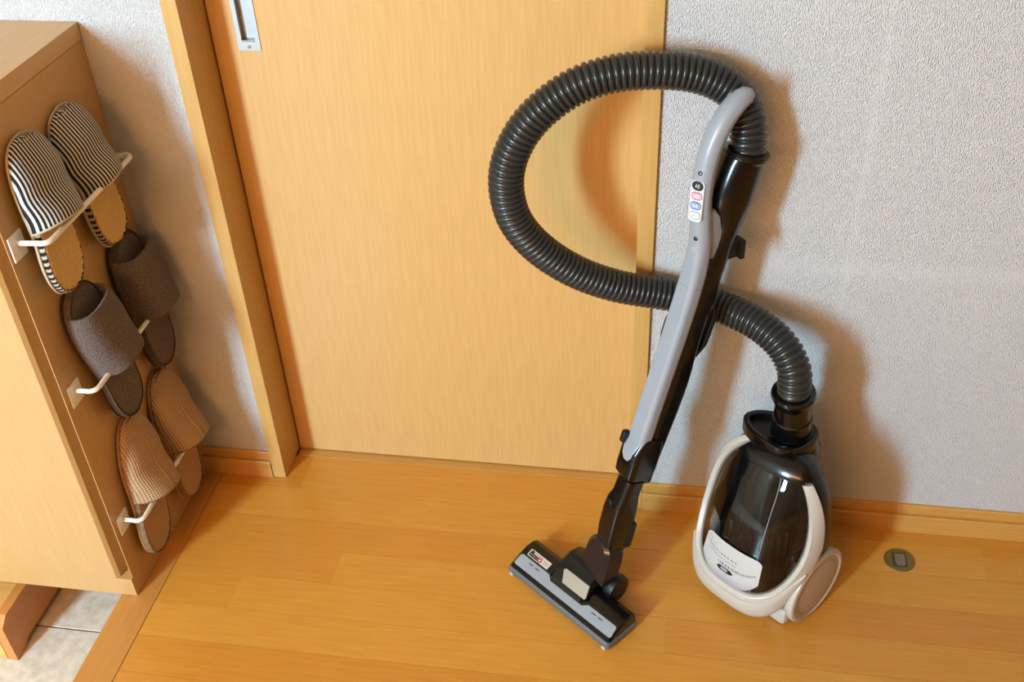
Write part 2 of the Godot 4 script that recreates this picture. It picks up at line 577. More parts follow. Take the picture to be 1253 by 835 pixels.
func build_room() -> void:
	# walls
	var s := Soup.new()
	s = span(Vector3(ROOM_L - 0.12, TILE - 0.1, WALL - 0.16), Vector3(-0.829, CEIL + 0.1, WALL), 0.0005)
	var wb := base("wall_back")
	structure(wb, "white embossed wallpaper wall behind the vacuum cleaner and cabinet", "wall")
	put("wall_panel", s, M.wall, wb)
	put("wall_panel", span(Vector3(-0.038, -0.1, WALL - 0.16), Vector3(ROOM_R + 0.12, CEIL + 0.1, WALL), 0.0005), M.wall, wb)
	put("wall_panel", span(Vector3(-0.829, 2.06, WALL - 0.16), Vector3(-0.038, CEIL + 0.1, WALL), 0.0005), M.wall, wb)
	structure(put("wall_right", span(Vector3(ROOM_R, -0.1, WALL), Vector3(ROOM_R + 0.12, CEIL + 0.1, ROOM_F + 0.12), 0.0005), M.unseen_plaster), "unseen beige wall on the right side of the hall, toned and set back to weaken bounced light", "wall")
	structure(put("wall_left", span(Vector3(ROOM_L - 0.12, TILE - 0.1, WALL), Vector3(ROOM_L, CEIL + 0.1, ROOM_F + 0.12), 0.0005), M.unseen_plaster), "unseen beige wall on the far left of the entrance, toned to warm the bounced light", "wall")
	structure(put("ceiling", span(Vector3(ROOM_L, CEIL, WALL), Vector3(ROOM_R, CEIL + 0.1, ROOM_F), 0.0005), M.ceiling), "unseen beige ceiling over the hall, toned to warm the bounced light", "ceiling")
	var wf := base("wall_front")
	structure(wf, "unseen beige entrance wall behind the camera with a narrow window, toned to warm the bounced light", "wall")
	var x0 := -2.40; var x1 := -1.96; var y0 := 0.95; var y1 := 2.37
	put("wall_panel", span(Vector3(ROOM_L, TILE - 0.1, ROOM_F), Vector3(x0, CEIL, ROOM_F + 0.12), 0.0005), M.unseen_plaster, wf)
	put("wall_panel", span(Vector3(x1, TILE - 0.1, ROOM_F), Vector3(ROOM_R, CEIL, ROOM_F + 0.12), 0.0005), M.unseen_plaster, wf)
	put("wall_panel", span(Vector3(x0, TILE - 0.1, ROOM_F), Vector3(x1, y0, ROOM_F + 0.12), 0.0005), M.unseen_plaster, wf)
	put("wall_panel", span(Vector3(x0, y1, ROOM_F), Vector3(x1, CEIL, ROOM_F + 0.12), 0.0005), M.unseen_plaster, wf)
	var win := base("window_1", Vector3((x0 + x1) * 0.5, y0, ROOM_F + 0.06))  # out of view, placed so its daylight throws shadows to the right
	structure(win, "unseen two-pane entrance window behind the camera, placed to light the back wall from the left", "window")
	var hw := (x1 - x0) * 0.5
	for k in [-1, 0, 1]:
		put("window_stile", bx(Vector3(k * (hw - 0.0125), 0.71, 0), Vector3(0.025 if k else 0.05, 1.42, 0.05), 0.002), M.alu, win)
	for k in 2:
		put("window_rail", bx(Vector3(0, 0.0125 + 1.395 * k, 0), Vector3(hw * 2, 0.025, 0.05), 0.002), M.alu, win)
		put("pane", bx(Vector3(-0.11 + 0.22 * k, 0.71, 0.0), Vector3(0.17, 1.37, 0.004), 0.0005), M.pane, win)
	# unseen warm wall lamp behind the camera, placed to warm the shaded back wall
	var lamp := base("unseen_wall_light", Vector3(-1.0, 1.95, ROOM_F))
	tag(lamp, "unseen long wall light behind the camera, placed to warm the back wall and door", "wall light")
	put("unseen_lamp_base", bx(Vector3(0, 0, -0.015), Vector3(1.36, 0.54, 0.03), 0.006), M.rack, lamp)
	put("unseen_lamp_cover", bx(Vector3(0, 0, -0.055), Vector3(1.32, 0.50, 0.05), 0.02, 3), M.unseen_lamp_glow, lamp)
	var ll := AreaLight3D.new()  # light of the unseen lamp, warms the back wall where daylight is blocked
	ll.name = "unseen_wall_lamp_light"
	ll.area_size = Vector2(1.28, 0.46)
	ll.light_color = Color(1.0, 0.66, 0.32)
	ll.light_energy = 2.9
	ll.area_range = 10.0
	ll.area_attenuation = 2.0
	ll.shadow_enabled = true
	ll.position = Vector3(-1.0, 1.95, ROOM_F - 0.085)
	add_child(ll)
	# floor: separate boards
	var fl := base("floor")
	structure(fl, "glossy honey-coloured wooden board floor with an orange edge strip and entrance tiles", "floor")
	put("subfloor", span(Vector3(-1.018, -0.14, -1.66), Vector3(ROOM_R, -0.016, ROOM_F), 0.0005), M.sub, fl)
	var rng := RandomNumberGenerator.new()
	rng.seed = 11
	var joints := {0: [-0.763, 0.30, 1.1], 1: [-0.535, 0.62, 1.3], 2: [-0.336, 0.42, 1.2], 3: [-0.62, 0.20, 1.0], 4: [-0.80, 0.024, 0.9], 5: [-0.51, 0.40, 1.25], 6: [-0.19, 0.58, 1.1], 7: [-0.66, 0.10, 0.8], 8: [-0.4, 0.5, 1.2]}
	var z := -1.620
	var z_next := -1.518
	var row := 0
	while z < ROOM_F:
		var cuts := [-0.9465]
		if row < 9:
			cuts.append_array(joints[row])
		cuts.append(ROOM_R)
		for i in cuts.size() - 1:
			var half := (z_next - z) * 0.5 - 0.00035
			var q := Soup.new()
			q.prism(PackedVector2Array([Vector2(-half, -0.016), Vector2(half, -0.016), Vector2(half, -0.0004), Vector2(half - 0.0002, 0.0), Vector2(-half + 0.0002, 0.0), Vector2(-half, -0.0004)]), 0.0, cuts[i + 1] - cuts[i] - 0.00004, 0.0, Transform3D(Basis(Vector3(0, 0, 1), Vector3.UP, Vector3(-1, 0, 0)), Vector3((cuts[i + 1] - cuts[i]) * 0.5, 0, 0)))
			put("plank", q, M["plank%d" % rng.randi_range(0, 5)], fl, Transform3D(Basis.IDENTITY, Vector3((cuts[i] + cuts[i + 1]) * 0.5, 0, (z + z_next) * 0.5)), 20.0)
		z = z_next
		z_next = minf(z + (0.0805 if row < 14 else 0.9), ROOM_F)
		row += 1
	put("sill_strip", span(Vector3(-0.80, -0.016, -1.665), Vector3(-0.038, 0.001, -1.6205), 0.0012), M.base, fl)
	put("edge_strip", span(Vector3(-1.020, -0.15, -1.555), Vector3(-0.9475, 0.0005, ROOM_F), 0.002), M.strip, fl)
	put("grout_bed", span(Vector3(ROOM_L, TILE - 0.1, WALL), Vector3(-1.02, TILE - 0.004, ROOM_F), 0.0005), M.grout, fl)
	var tx := -1.023
	while tx > ROOM_L:
		var tz := -1.556
		var nz := -1.215
		while tz < ROOM_F:
			put("floor_tile", span(Vector3(maxf(tx - 0.34, ROOM_L), TILE - 0.012, tz + 0.002), Vector3(tx - 0.002, TILE, minf(nz, ROOM_F) - 0.002), 0.0012), M.tile, fl)
			tz = nz
			nz += 0.34
		tx -= 0.34
	# door in its casing
	structure(put("trim_1", span(Vector3(-0.831, 0.0, -1.68), Vector3(-0.8025, 2.03, -1.548), 0.0022), M.frame), "left upright of the wooden door casing beside the slipper cabinet", "door frame")
	structure(put("trim_2", span(Vector3(-0.0665, 0.0, -1.68), Vector3(-0.0375, 2.03, -1.548), 0.0022), M.frame), "right upright of the wooden door casing beside the vacuum hose", "door frame")
	structure(put("trim_3", span(Vector3(-0.831, 2.03, -1.68), Vector3(-0.0375, 2.06, -1.548), 0.0022), M.frame), "head of the wooden door casing above the sliding door", "door frame")
	var dr := base("door_1", Vector3(-0.435, 0, -1.66))
	structure(dr, "pale maple sliding door with a recessed steel pull", "door")
	# the leaf has a real recess for the pull
	var hx0 := -0.756 + 0.435; var hx1 := -0.7155 + 0.435; var hy0 := 0.927; var hy1 := 1.11
	var xl := -0.3645; var xr := 0.376
	var leaf := CSGBox3D.new()
	leaf.name = "door_leaf"
	leaf.size = Vector3(xr - xl, 2.024, 0.035)
	leaf.position = Vector3((xl + xr) * 0.5, 1.016, 0.0005)
	leaf.material = M.door
	var cut := CSGBox3D.new()
	cut.name = "pull_recess"
	cut.operation = CSGShape3D.OPERATION_SUBTRACTION
	cut.size = Vector3(hx1 - hx0 - 0.010, hy1 - hy0 - 0.010, 0.05)
	cut.position = Vector3((hx0 + hx1) * 0.5, (hy0 + hy1) * 0.5, 0.024) - leaf.position
	cut.material = M.door
	leaf.add_child(cut, true)
	dr.add_child(leaf, true)
	var cx := (hx0 + hx1) * 0.5
	var fr := Soup.new()
	var e := 0.0085
	fr.box(Vector3(hx0 + e * 0.5, (hy0 + hy1) * 0.5, 0.0186), Vector3(e, hy1 - hy0, 0.0025), 0.0006)
	fr.box(Vector3(hx1 - e * 0.5, (hy0 + hy1) * 0.5, 0.0186), Vector3(e, hy1 - hy0, 0.0025), 0.0006)
	fr.box(Vector3(cx, hy0 + 0.008, 0.0186), Vector3(hx1 - hx0 - e * 2 + 0.001, 0.016, 0.0025), 0.0006)
	fr.box(Vector3(cx, hy1 - 0.008, 0.0186), Vector3(hx1 - hx0 - e * 2 + 0.001, 0.016, 0.0025), 0.0006)
	var pull := put("flush_pull", fr, M.steel, dr)
	pull.set_meta("label", "recessed steel pull")
	var cup := Soup.new()
	cup.box(Vector3(cx, (hy0 + hy1) * 0.5, 0.0055), Vector3(hx1 - hx0 - 0.013, hy1 - hy0 - 0.026, 0.002), 0.0003)
	put("pull_cup", cup, M.steel, pull)
	cup = Soup.new()
	for sx in [-1, 1]:
		cup.box(Vector3(cx + sx * 0.0122, (hy0 + hy1) * 0.5, 0.0115), Vector3(0.0016, hy1 - hy0 - 0.03, 0.0138), 0.0003)
	for yy in [hy0 + 0.0165, hy1 - 0.0165]:
		cup.box(Vector3(cx, yy, 0.0125), Vector3(0.026, 0.0034, 0.0145), 0.0003)
	put("cup_wall", cup, M.steel_dark, pull)
	var sc := Soup.new()
	sc.lathe([Vector2(0.0032, 0), Vector2(0.0030, 0.0012), Vector2(0.0, 0.0016)], 14, Transform3D(Basis(Vector3.RIGHT, PI / 2), Vector3(cx, hy0 + 0.0075, 0.0195)))
	put("screw", sc, M.steel_dark, pull)
	# the room behind the door stays closed
	structure(put("wall_behind_door", span(Vector3(-0.84, -0.1, -1.76), Vector3(-0.02, 2.2, -1.72), 0.0005), M.ceiling), "plain closing panel behind the sliding door", "wall")
	# baseboards with a milled groove
	for b in [[-0.0375, ROOM_R, "right"], [-0.986, -0.8315, "left"]]:
		var prof := PackedVector2Array([Vector2(WALL - 0.002, 0.0), Vector2(-1.546, 0.0), Vector2(-1.546, 0.0415), Vector2(-1.5475, 0.0435), Vector2(-1.5535, 0.0445), Vector2(-1.5535, 0.0475), Vector2(-1.5500, 0.0495), Vector2(-1.5500, 0.0665), Vector2(-1.5515, 0.0695), Vector2(WALL - 0.002, 0.070)])
		var q := Soup.new()
		q.prism(prof, 0.0, b[1] - b[0], 0.0, Transform3D(Basis(Vector3(0, 0, 1), Vector3(0, 1, 0), Vector3(-1, 0, 0)), Vector3(b[1], 0, 0)))
		structure(put("baseboard_%s" % b[2], q, M.base, null, Transform3D.IDENTITY, 15.0), "grooved honey-coloured baseboard " + ("under the white wall behind the vacuum cleaner" if b[2] == "right" else "between the slipper cabinet and the door casing"), "baseboard")

func build_cabinet() -> void:
	var c := base("shoe_cabinet", Vector3(-1.4, 0.0, -1.38))
	tag(c, "honey-coloured wooden shoe cabinet with slippers hung on its side", "cabinet")
	var o := Vector3(-1.4, 0.0, -1.38)
	# side board: it tapers to a thin front edge that leaves a finger gap beside the door
	var out := PackedVector2Array([Vector2(-1.012, -1.2405), Vector2(-0.9935, -1.2405), Vector2(-0.9885, -1.2065), Vector2(-0.9868, -1.2060), Vector2(-0.986, -1.2085), Vector2(-0.986, -1.555), Vector2(-1.012, -1.555)])
	var s := Soup.new()
	s.prism(out, 0.0, 0.975 - 0.048, 0.0, Transform3D(Basis(Vector3(1, 0, 0), Vector3(0, 0, 1), Vector3(0, 1, 0)), Vector3(0, 0.048, 0)))
	s.moved(Transform3D(Basis.IDENTITY, -o))
	put("side_board", s, M.cabinet, c, Transform3D.IDENTITY, 15.0)
	put("side_board", span(Vector3(-1.012, 0.0015, -1.555) - o, Vector3(-0.986, 0.0478, -1.2385) - o, 0.0004), M.cabinet, c)
	put("carcass", span(Vector3(-2.6, 0.0015, -1.555) - o, Vector3(-1.0125, 0.975, -1.2395) - o, 0.001), M.cabinet, c)
	# front leaf: its free edge is bevelled as a finger pull and stops above the base rail
	s = Soup.new()
	s.prism(PackedVector2Array([Vector2(-1.86, -1.238), Vector2(-1.86, -1.2), Vector2(-1.0165, -1.2), Vector2(-1.0105, -1.2060), Vector2(-1.0080, -1.238)]), 0.0, 0.974 - 0.0478, 0.0, Transform3D(Basis(Vector3(1, 0, 0), Vector3(0, 0, 1), Vector3(0, 1, 0)), Vector3(0, 0.0478, 0)))
	s.moved(Transform3D(Basis.IDENTITY, -o))
	put("door", s, M.cabinet, c, Transform3D.IDENTITY, 15.0)
	put("base_rail", span(Vector3(-1.86, 0.0015, -1.238) - o, Vector3(-0.986, 0.0476, -1.2) - o, 0.0004), M.cabinet, c)
	put("door", span(Vector3(-2.6, 0.0015, -1.2215) - o, Vector3(-1.864, 0.974, -1.2) - o, 0.0018), M.cabinet, c)
	put("top_board", span(Vector3(-2.6, 0.9755, -1.555) - o, Vector3(-0.9855, 1.005, -1.199) - o, 0.0015), M.cabinet_top, c)
	# wooden step on the entrance tiles, under the cabinet
	var so := Vector3(-1.65, TILE, -1.3)
	var st := base("entry_step", so)
	tag(st, "low wooden step with a rounded nose standing on the entrance tiles under the cabinet", "step")
	put("step_top", span(Vector3(-2.04, -0.062, -1.52) - so, Vector3(-1.2625, -0.036, -1.112) - so, 0.010), M.step_top, st)
	put("step_front", span(Vector3(-2.04, TILE + 0.001, -1.150) - so, Vector3(-1.2715, -0.0625, -1.129) - so, 0.001), M.step_top, st)
	s = Soup.new()                                       # end board with a low arch cut out of its foot
	s.prism(PackedVector2Array([Vector2(-1.128, TILE + 0.001), Vector2(-1.128, -0.052), Vector2(-1.150, -0.035), Vector2(-1.52, -0.035), Vector2(-1.52, TILE + 0.001), Vector2(-1.49, TILE + 0.001), Vector2(-1.475, TILE + 0.014), Vector2(-1.173, TILE + 0.014), Vector2(-1.158, TILE + 0.001)]), 0.0, 0.021, 0.001, Transform3D(Basis(Vector3(0, 0, 1), Vector3(0, 1, 0), Vector3(-1, 0, 0)), Vector3(-1.2485, 0, 0) - so))
	put("step_side", s, M.step, st, Transform3D.IDENTITY, 15.0)
	put("step_side", span(Vector3(-2.062, TILE + 0.001, -1.52) - so, Vector3(-2.041, -0.036, -1.128) - so, 0.001), M.step, st)

# ------------------------------------------------------------------ slippers
var toe_full := 1.0
func sole_half(t: float) -> float:                       # half width along the sole, heel 0 to toe 1
	var k := [[0.0, 0.0], [0.03, 0.46], [0.10, 0.74], [0.22, 0.86], [0.42, 0.84], [0.62, 0.97], [0.76, lerpf(0.95, 1.0, toe_full)], [0.88, lerpf(0.76, 0.92, toe_full)], [0.95, lerpf(0.52, 0.70, toe_full)], [0.985, lerpf(0.29, 0.41, toe_full)], [1.0, 0.0]]
	return along(k, t)[0]

func sole_outline(l: float, w: float, grow := 0.0, n := 26) -> PackedVector2Array:
	var p := PackedVector2Array()
	for sg in [1.0, -1.0]:
		for i in n:
			var u := float(i) / n
			var t := 0.5 - 0.5 * cos(u * PI)
			if sg < 0:
				t = 1.0 - t
			p.append(Vector2(sg * (sole_half(t) * w * 0.5 + (grow if t > 0.001 and t < 0.999 else 0.0)), (t - 0.5) * (l + grow * 2)))
	return p

# local frame: x across, y heel to toe, z out of the insole
func make_slipper(called: String, kind: String, l: float, w: float, h_open: float, h_toe: float, t_open: float, t_toe: float, skew: float) -> Node3D:
	var o := base(called)
	var s := Soup.new()
	var th := 0.017
	toe_full = 0.7 if kind == "striped" else 0.6 if kind == "felt" else 0.15
	var edge = {"striped": M.ticking_edge, "felt": M.felt_edge, "waffle": M.waffle}[kind]
	# outsole
	s.prism(sole_outline(l, w), 0.0, 0.005, 0.0015, Transform3D.IDENTITY, true)
	put("outsole", s, M.piping if kind == "striped" else M.sole_dark if kind == "felt" else M.tan_cloth, o)
	# padded side band
	s = Soup.new()
	var ol := sole_outline(l, w, -0.0006)
	var n := ol.size()
	for i in n:
		var j := (i + 1) % n
		var ring := [[-0.002, 0.004], [0.0006, 0.007], [0.0008, th - 0.003], [-0.0012, th]]
		for k in 3:
			var a: Vector2 = ol[i]; var b: Vector2 = ol[j]
			var na := a.normalized(); var nb := b.normalized()
			s.quad(Vector3(a.x + na.x * ring[k][0], a.y + na.y * ring[k][0], ring[k][1]), Vector3(b.x + nb.x * ring[k][0], b.y + nb.y * ring[k][0], ring[k][1]),
				Vector3(b.x + nb.x * ring[k + 1][0], b.y + nb.y * ring[k + 1][0], ring[k + 1][1]), Vector3(a.x + na.x * ring[k + 1][0], a.y + na.y * ring[k + 1][0], ring[k + 1][1]),
				Vector2(float(i) / n, k / 3.0), Vector2(float(i + 1) / n, k / 3.0), Vector2(float(i + 1) / n, (k + 1) / 3.0), Vector2(float(i) / n, (k + 1) / 3.0))
	put("side_band", s, edge, o)
	# insole
	s = Soup.new()
	var ins := PackedVector2Array()
	if kind == "striped":                                # pinked edge: little teeth all round
		var q := sole_outline(l * 0.97, w * 0.94, 0.0, 34)
		for i in q.size():
			ins.append(q[i] * (1.0 if i % 2 else 0.955))
	else:
		ins = sole_outline(l * 0.93, w * 0.90)
	s.prism(sole_outline(l, w, -0.002), 0.006, th - 0.001, 0.002)
	put("footbed", s, edge if kind == "felt" else M.insole if kind == "striped" else M.tan_cloth, o)
	s = Soup.new()
	s.prism(ins, th - 0.003, th + 0.0012, 0.0008)
	put("insole", s, {"striped": M.insole, "felt": M.felt, "waffle": M.tan_cloth}[kind], o, Transform3D.IDENTITY, 25.0)
	# upper: arched sheet with thickness, from t_open (towards the heel) to t_toe
	var surf := func(u: float, v: float, off: float) -> Vector3:
		var a := (u - 0.5) * 2.0
		var tt := lerpf(t_open + skew * (1.0 - absf(a) ** 2.0), t_toe, v)
		if h_toe > 0.02:                                  # open toe: the front edge bows too
			tt -= 0.015 * v * (1.0 - a * a)
		var rise := lerpf(h_open, h_toe, pow(v, 1.35 if kind == "striped" else 1.0))
		var wd := sole_half(clampf(tt, 0, 1)) * w * 0.5 + 0.0015
		if h_toe <= 0.02:
			wd = sole_half(clampf(lerpf(t_open, t_toe, v), 0, 1)) * w * 0.5 + 0.0015
		if kind != "striped":
			wd *= 0.92                                     # the padded sole shows outside the vamp
		var ang := a * PI * 0.5
		var box := 0.80 if kind == "striped" else 0.66
		var bulge := 1.0 + 0.07 * sin((1.0 - absf(a)) * PI) * clampf(rise / 0.05, 0, 1)
		var x := signf(ang) * pow(absf(sin(ang)), box + 0.12) * wd * bulge
		var z := th * 0.55 + pow(maxf(cos(ang), 0.0), box) * (rise - 0.006)
		z -= 0.007 * exp(-pow((v - 0.34) / 0.16, 2.0)) * pow(maxf(cos(ang), 0.0), 0.8) * (1.0 if h_toe <= 0.02 else 0.4)
		if kind != "striped":
			x += 0.16 * (z - th * 0.55)
		var p := Vector3(x, (tt - 0.5) * l, z)
		var nrm := Vector3(sin(ang) * rise, 0.25 * wd, cos(ang) * wd).normalized()
		return p + nrm * off
	s = Soup.new()
	var up := kind == "striped"
	var nu := 26; var nv := 18
	s.grid(func(u: float, v: float): return surf.call(u, v, 0.0035), nu, nv)
	var mid := s.v.size()
	s.grid(func(u: float, v: float): return surf.call(u, v, -0.0012), nu, nv)
	s.flip(mid)
	for sd in 2:
		var vv := float(sd)
		mid = s.v.size()
		s.grid(func(u: float, k: float): return surf.call(u, vv, lerpf(0.0035, -0.0012, k)), nu, 1)
		if sd == 0:
			s.flip(mid)
	if s.v[1].z < -1.0:
		s.flip(0)
	# the first sheet must face outwards
	var mi := (nu / 2 * nv + nv / 3) * 6
	if (s.v[mi + 1] - s.v[mi]).cross(s.v[mi + 2] - s.v[mi]).z < 0.0:
		s.flip(0)
	# cloth laid over the vamp without gathering at the toe
	for i in s.v.size():
		var p := s.v[i]
		var crest: Vector3 = surf.call(0.5, s.t[i].y, 0.0)
		var flat := signf(s.t[i].x - 0.5) * (absf(p.x) + 0.5 * maxf(crest.z - p.z, 0.0))
		s.t[i] = Vector2(0.5 + flat / 0.115, p.y / 0.17) if kind == "striped" else Vector2(flat / 0.21, (p.y - p.z * 0.4) / 0.21)
	put("upper", s, {"striped": M.ticking, "felt": M.felt, "waffle": M.waffle}[kind], o, Transform3D.IDENTITY, 60.0)
	# rolled piping along the opening
	var path := []; var sect := []
	for i in 33:
		path.append(surf.call(i / 32.0, 0.0, 0.001) + Vector3(0, -0.0012, 0))
		sect.append(circle(0.0028 if up else 0.0024, 8))
	s = Soup.new()
	s.sweep(path, sect)
	put("opening_trim", s, M.piping if up else M.felt if kind == "felt" else M.waffle, o, Transform3D.IDENTITY, 60.0)
	if kind == "striped":
		path = []; sect = []
		for p in sole_outline(l, w, 0.001, 30):
			path.append(Vector3(p.x, p.y, 0.006)); sect.append(circle(0.0020, 6))
		s = Soup.new()
		s.sweep(path, sect, Vector3.ZERO, true)
		put("welt", s, M.piping, o, Transform3D.IDENTITY, 60.0)
	return o

func hang(o: Node3D, y: float, z: float, roll: float, pitch: float, l: float) -> void:
	# toe up against the cabinet side: insole faces +x; across runs along -z; the toe leans out by pitch
	var b := Basis(Vector3(0, 0, -1), Vector3(0, 1, 0), Vector3(1, 0, 0))
	b = Basis(Vector3.RIGHT, deg_to_rad(roll)) * Basis(Vector3.BACK, -deg_to_rad(pitch)) * b
	o.transform = Transform3D(b, Vector3(-0.9852 + l * 0.5 * absf(sin(deg_to_rad(pitch))), y, z))

func make_rack(y: float, z0: float, z1: float, label: String, d := 0.042) -> void:
	var o := base("slipper_rack", Vector3(-0.986, y, (z0 + z1) * 0.5))
	tag(o, label, "slipper rack", "white bars on the cabinet side")
	var h := (z0 - z1) * 0.5
	for sg in [1.0, -1.0]:
		put("mount_plate", bx(Vector3(0.0016, -0.008, sg * (h - 0.003)), Vector3(0.0032, 0.042, 0.036), 0.0012), M.rack, o)
	var p := []
	var r := 0.014
	p.append(Vector3(0.002, -0.004, h - 0.004))
	p.append(Vector3(d - r - 0.004, -0.001, h - 0.002))
	for i in 5:
		var a := PI * 0.5 * i / 4.0
		p.append(Vector3(d - r + sin(a) * r, 0, h - r + cos(a) * r))
	for i in 5:
		var a := PI * 0.5 * i / 4.0
		p.append(Vector3(d - r + cos(a) * r, 0, -h + r - sin(a) * r))
	p.append(Vector3(d - r - 0.004, -0.001, -h + 0.002))
	p.append(Vector3(0.002, -0.004, -h + 0.004))
	var sect := []
	for i in p.size():
		sect.append(circle(0.0044, 12))
	var s := Soup.new()
	s.sweep(p, sect)
	put("bar", s, M.rack, o, Transform3D.IDENTITY, 60.0)

func build_slippers() -> void:
	make_rack(0.787, -1.226, -1.516, "white slipper bar at the top, holding the striped slippers", 0.056)
	make_rack(0.492, -1.232, -1.530, "white slipper bar in the middle, behind the dark grey felt slippers")
	make_rack(0.180, -1.232, -1.520, "lowest white slipper bar, behind the beige waffle slippers")
	var g := "slippers hung on the cabinet side"
	var a := make_slipper("slipper", "striped", 0.260, 0.108, 0.054, 0.008, 0.455, 0.992, 0.06)
	hang(a, 0.794, -1.296, -7.5, -4.5, 0.260)
	tag(a, "navy and white striped slipper nearer the cabinet front, with a tan insole", "slipper", g)
	var b := a.duplicate()
	b.name = numbered("slipper"); add_child(b)
	hang(b, 0.785, -1.434, 5.0, -4.0, 0.260)
	tag(b, "navy and white striped slipper nearer the wall, with a tan insole", "slipper", g)
	var f := make_slipper("slipper", "felt", 0.300, 0.110, 0.062, 0.042, 0.445, 0.885, 0.03)
	hang(f, 0.505, -1.323, 7.0, -3.4, 0.300)
	tag(f, "dark grey felt open-toe slipper nearer the cabinet front, on the middle bar", "slipper", g)
	var h := f.duplicate()
	h.name = numbered("slipper"); add_child(h)
	hang(h, 0.505, -1.479, 2.6, -3.2, 0.300)
	tag(h, "dark grey felt open-toe slipper nearer the wall, on the middle bar", "slipper", g)
	var w := make_slipper("slipper", "waffle", 0.306, 0.111, 0.062, 0.008, 0.455, 0.992, 0.03)
	hang(w, 0.197, -1.310, -10.5, -2.6, 0.306)
	tag(w, "beige waffle-knit slipper nearer the cabinet front, lowest on the cabinet", "slipper", g)
	var x := w.duplicate()
	x.name = numbered("slipper"); add_child(x)
	hang(x, 0.197, -1.452, -5.0, -3.6, 0.306)
	tag(x, "beige waffle-knit slipper nearer the wall, above the baseboard corner", "slipper", g)

# ------------------------------------------------------------------ vacuum cleaner
var egg_keys := [[0.02, 0.078, 0.104, 0.04, 3.2], [0.05, 0.098, 0.119, 0.060, 3.0], [0.10, 0.109, 0.122, 0.070, 2.7], [0.15, 0.114, 0.114, 0.072, 2.4], [0.20, 0.114, 0.100, 0.072, 2.15], [0.25, 0.109, 0.081, 0.068, 2.0], [0.29, 0.098, 0.062, 0.058, 2.0], [0.32, 0.080, 0.045, 0.047, 2.0], [0.343, 0.054, 0.030, 0.034, 2.0], [0.36, 0.004, 0.012, 0.004, 2.0]]

func egg(deg: float, y: float, grow := 0.0) -> Vector3:
	var k = along(egg_keys, y)
	var t := deg_to_rad(deg)
	var c := cos(t); var s := sin(t)
	var e: float = 2.0 / k[3]
	var zc := 0.01
	var p := Vector3(k[0] * signf(s) * pow(absf(s), e), y, zc + ((k[1] - zc) if c > 0.0 else (k[2] + zc)) * signf(c) * pow(absf(c), e))
	var n := Vector3(s * maxf(k[1], 0.02), 0.0, c * maxf(k[0], 0.02)).normalized()
	n = (n + Vector3(0, clampf((y - 0.19) * 3.2, -0.35, 1.2) if y > 0.19 else clampf((y - 0.12) * 5.0, -0.6, 0.0), 0)).normalized()
	return p + n * grow

func build_vacuum() -> void:
	var org := Vector3(0.05, 0, -1.36)
	var vac := base("vacuum_cleaner", org)
	tag(vac, "black, grey and off-white canister vacuum cleaner with a looped hose, parked upright against the wall", "vacuum cleaner")
	var can := Transform3D(Basis(Vector3(0.777, 0, 0.629), Vector3.UP, Vector3(-0.629, 0, 0.777)), Vector3(0.2026, 0, -1.397) - org)
	var wand := Transform3D(Basis(Vector3(0.629, 0, 0.777), Vector3.UP, Vector3(-0.777, 0, 0.629)), Vector3(-0.101, 0, -1.32) - org)
	var head := Transform3D(Basis(Vector3(0.788, 0, 0.616), Vector3.UP, Vector3(-0.616, 0, 0.788)), Vector3(-0.155, 0, -1.297) - org)
	build_canister(vac, can)
	build_hose(vac, org)
	build_wand(vac, wand)
	build_head(vac, head)

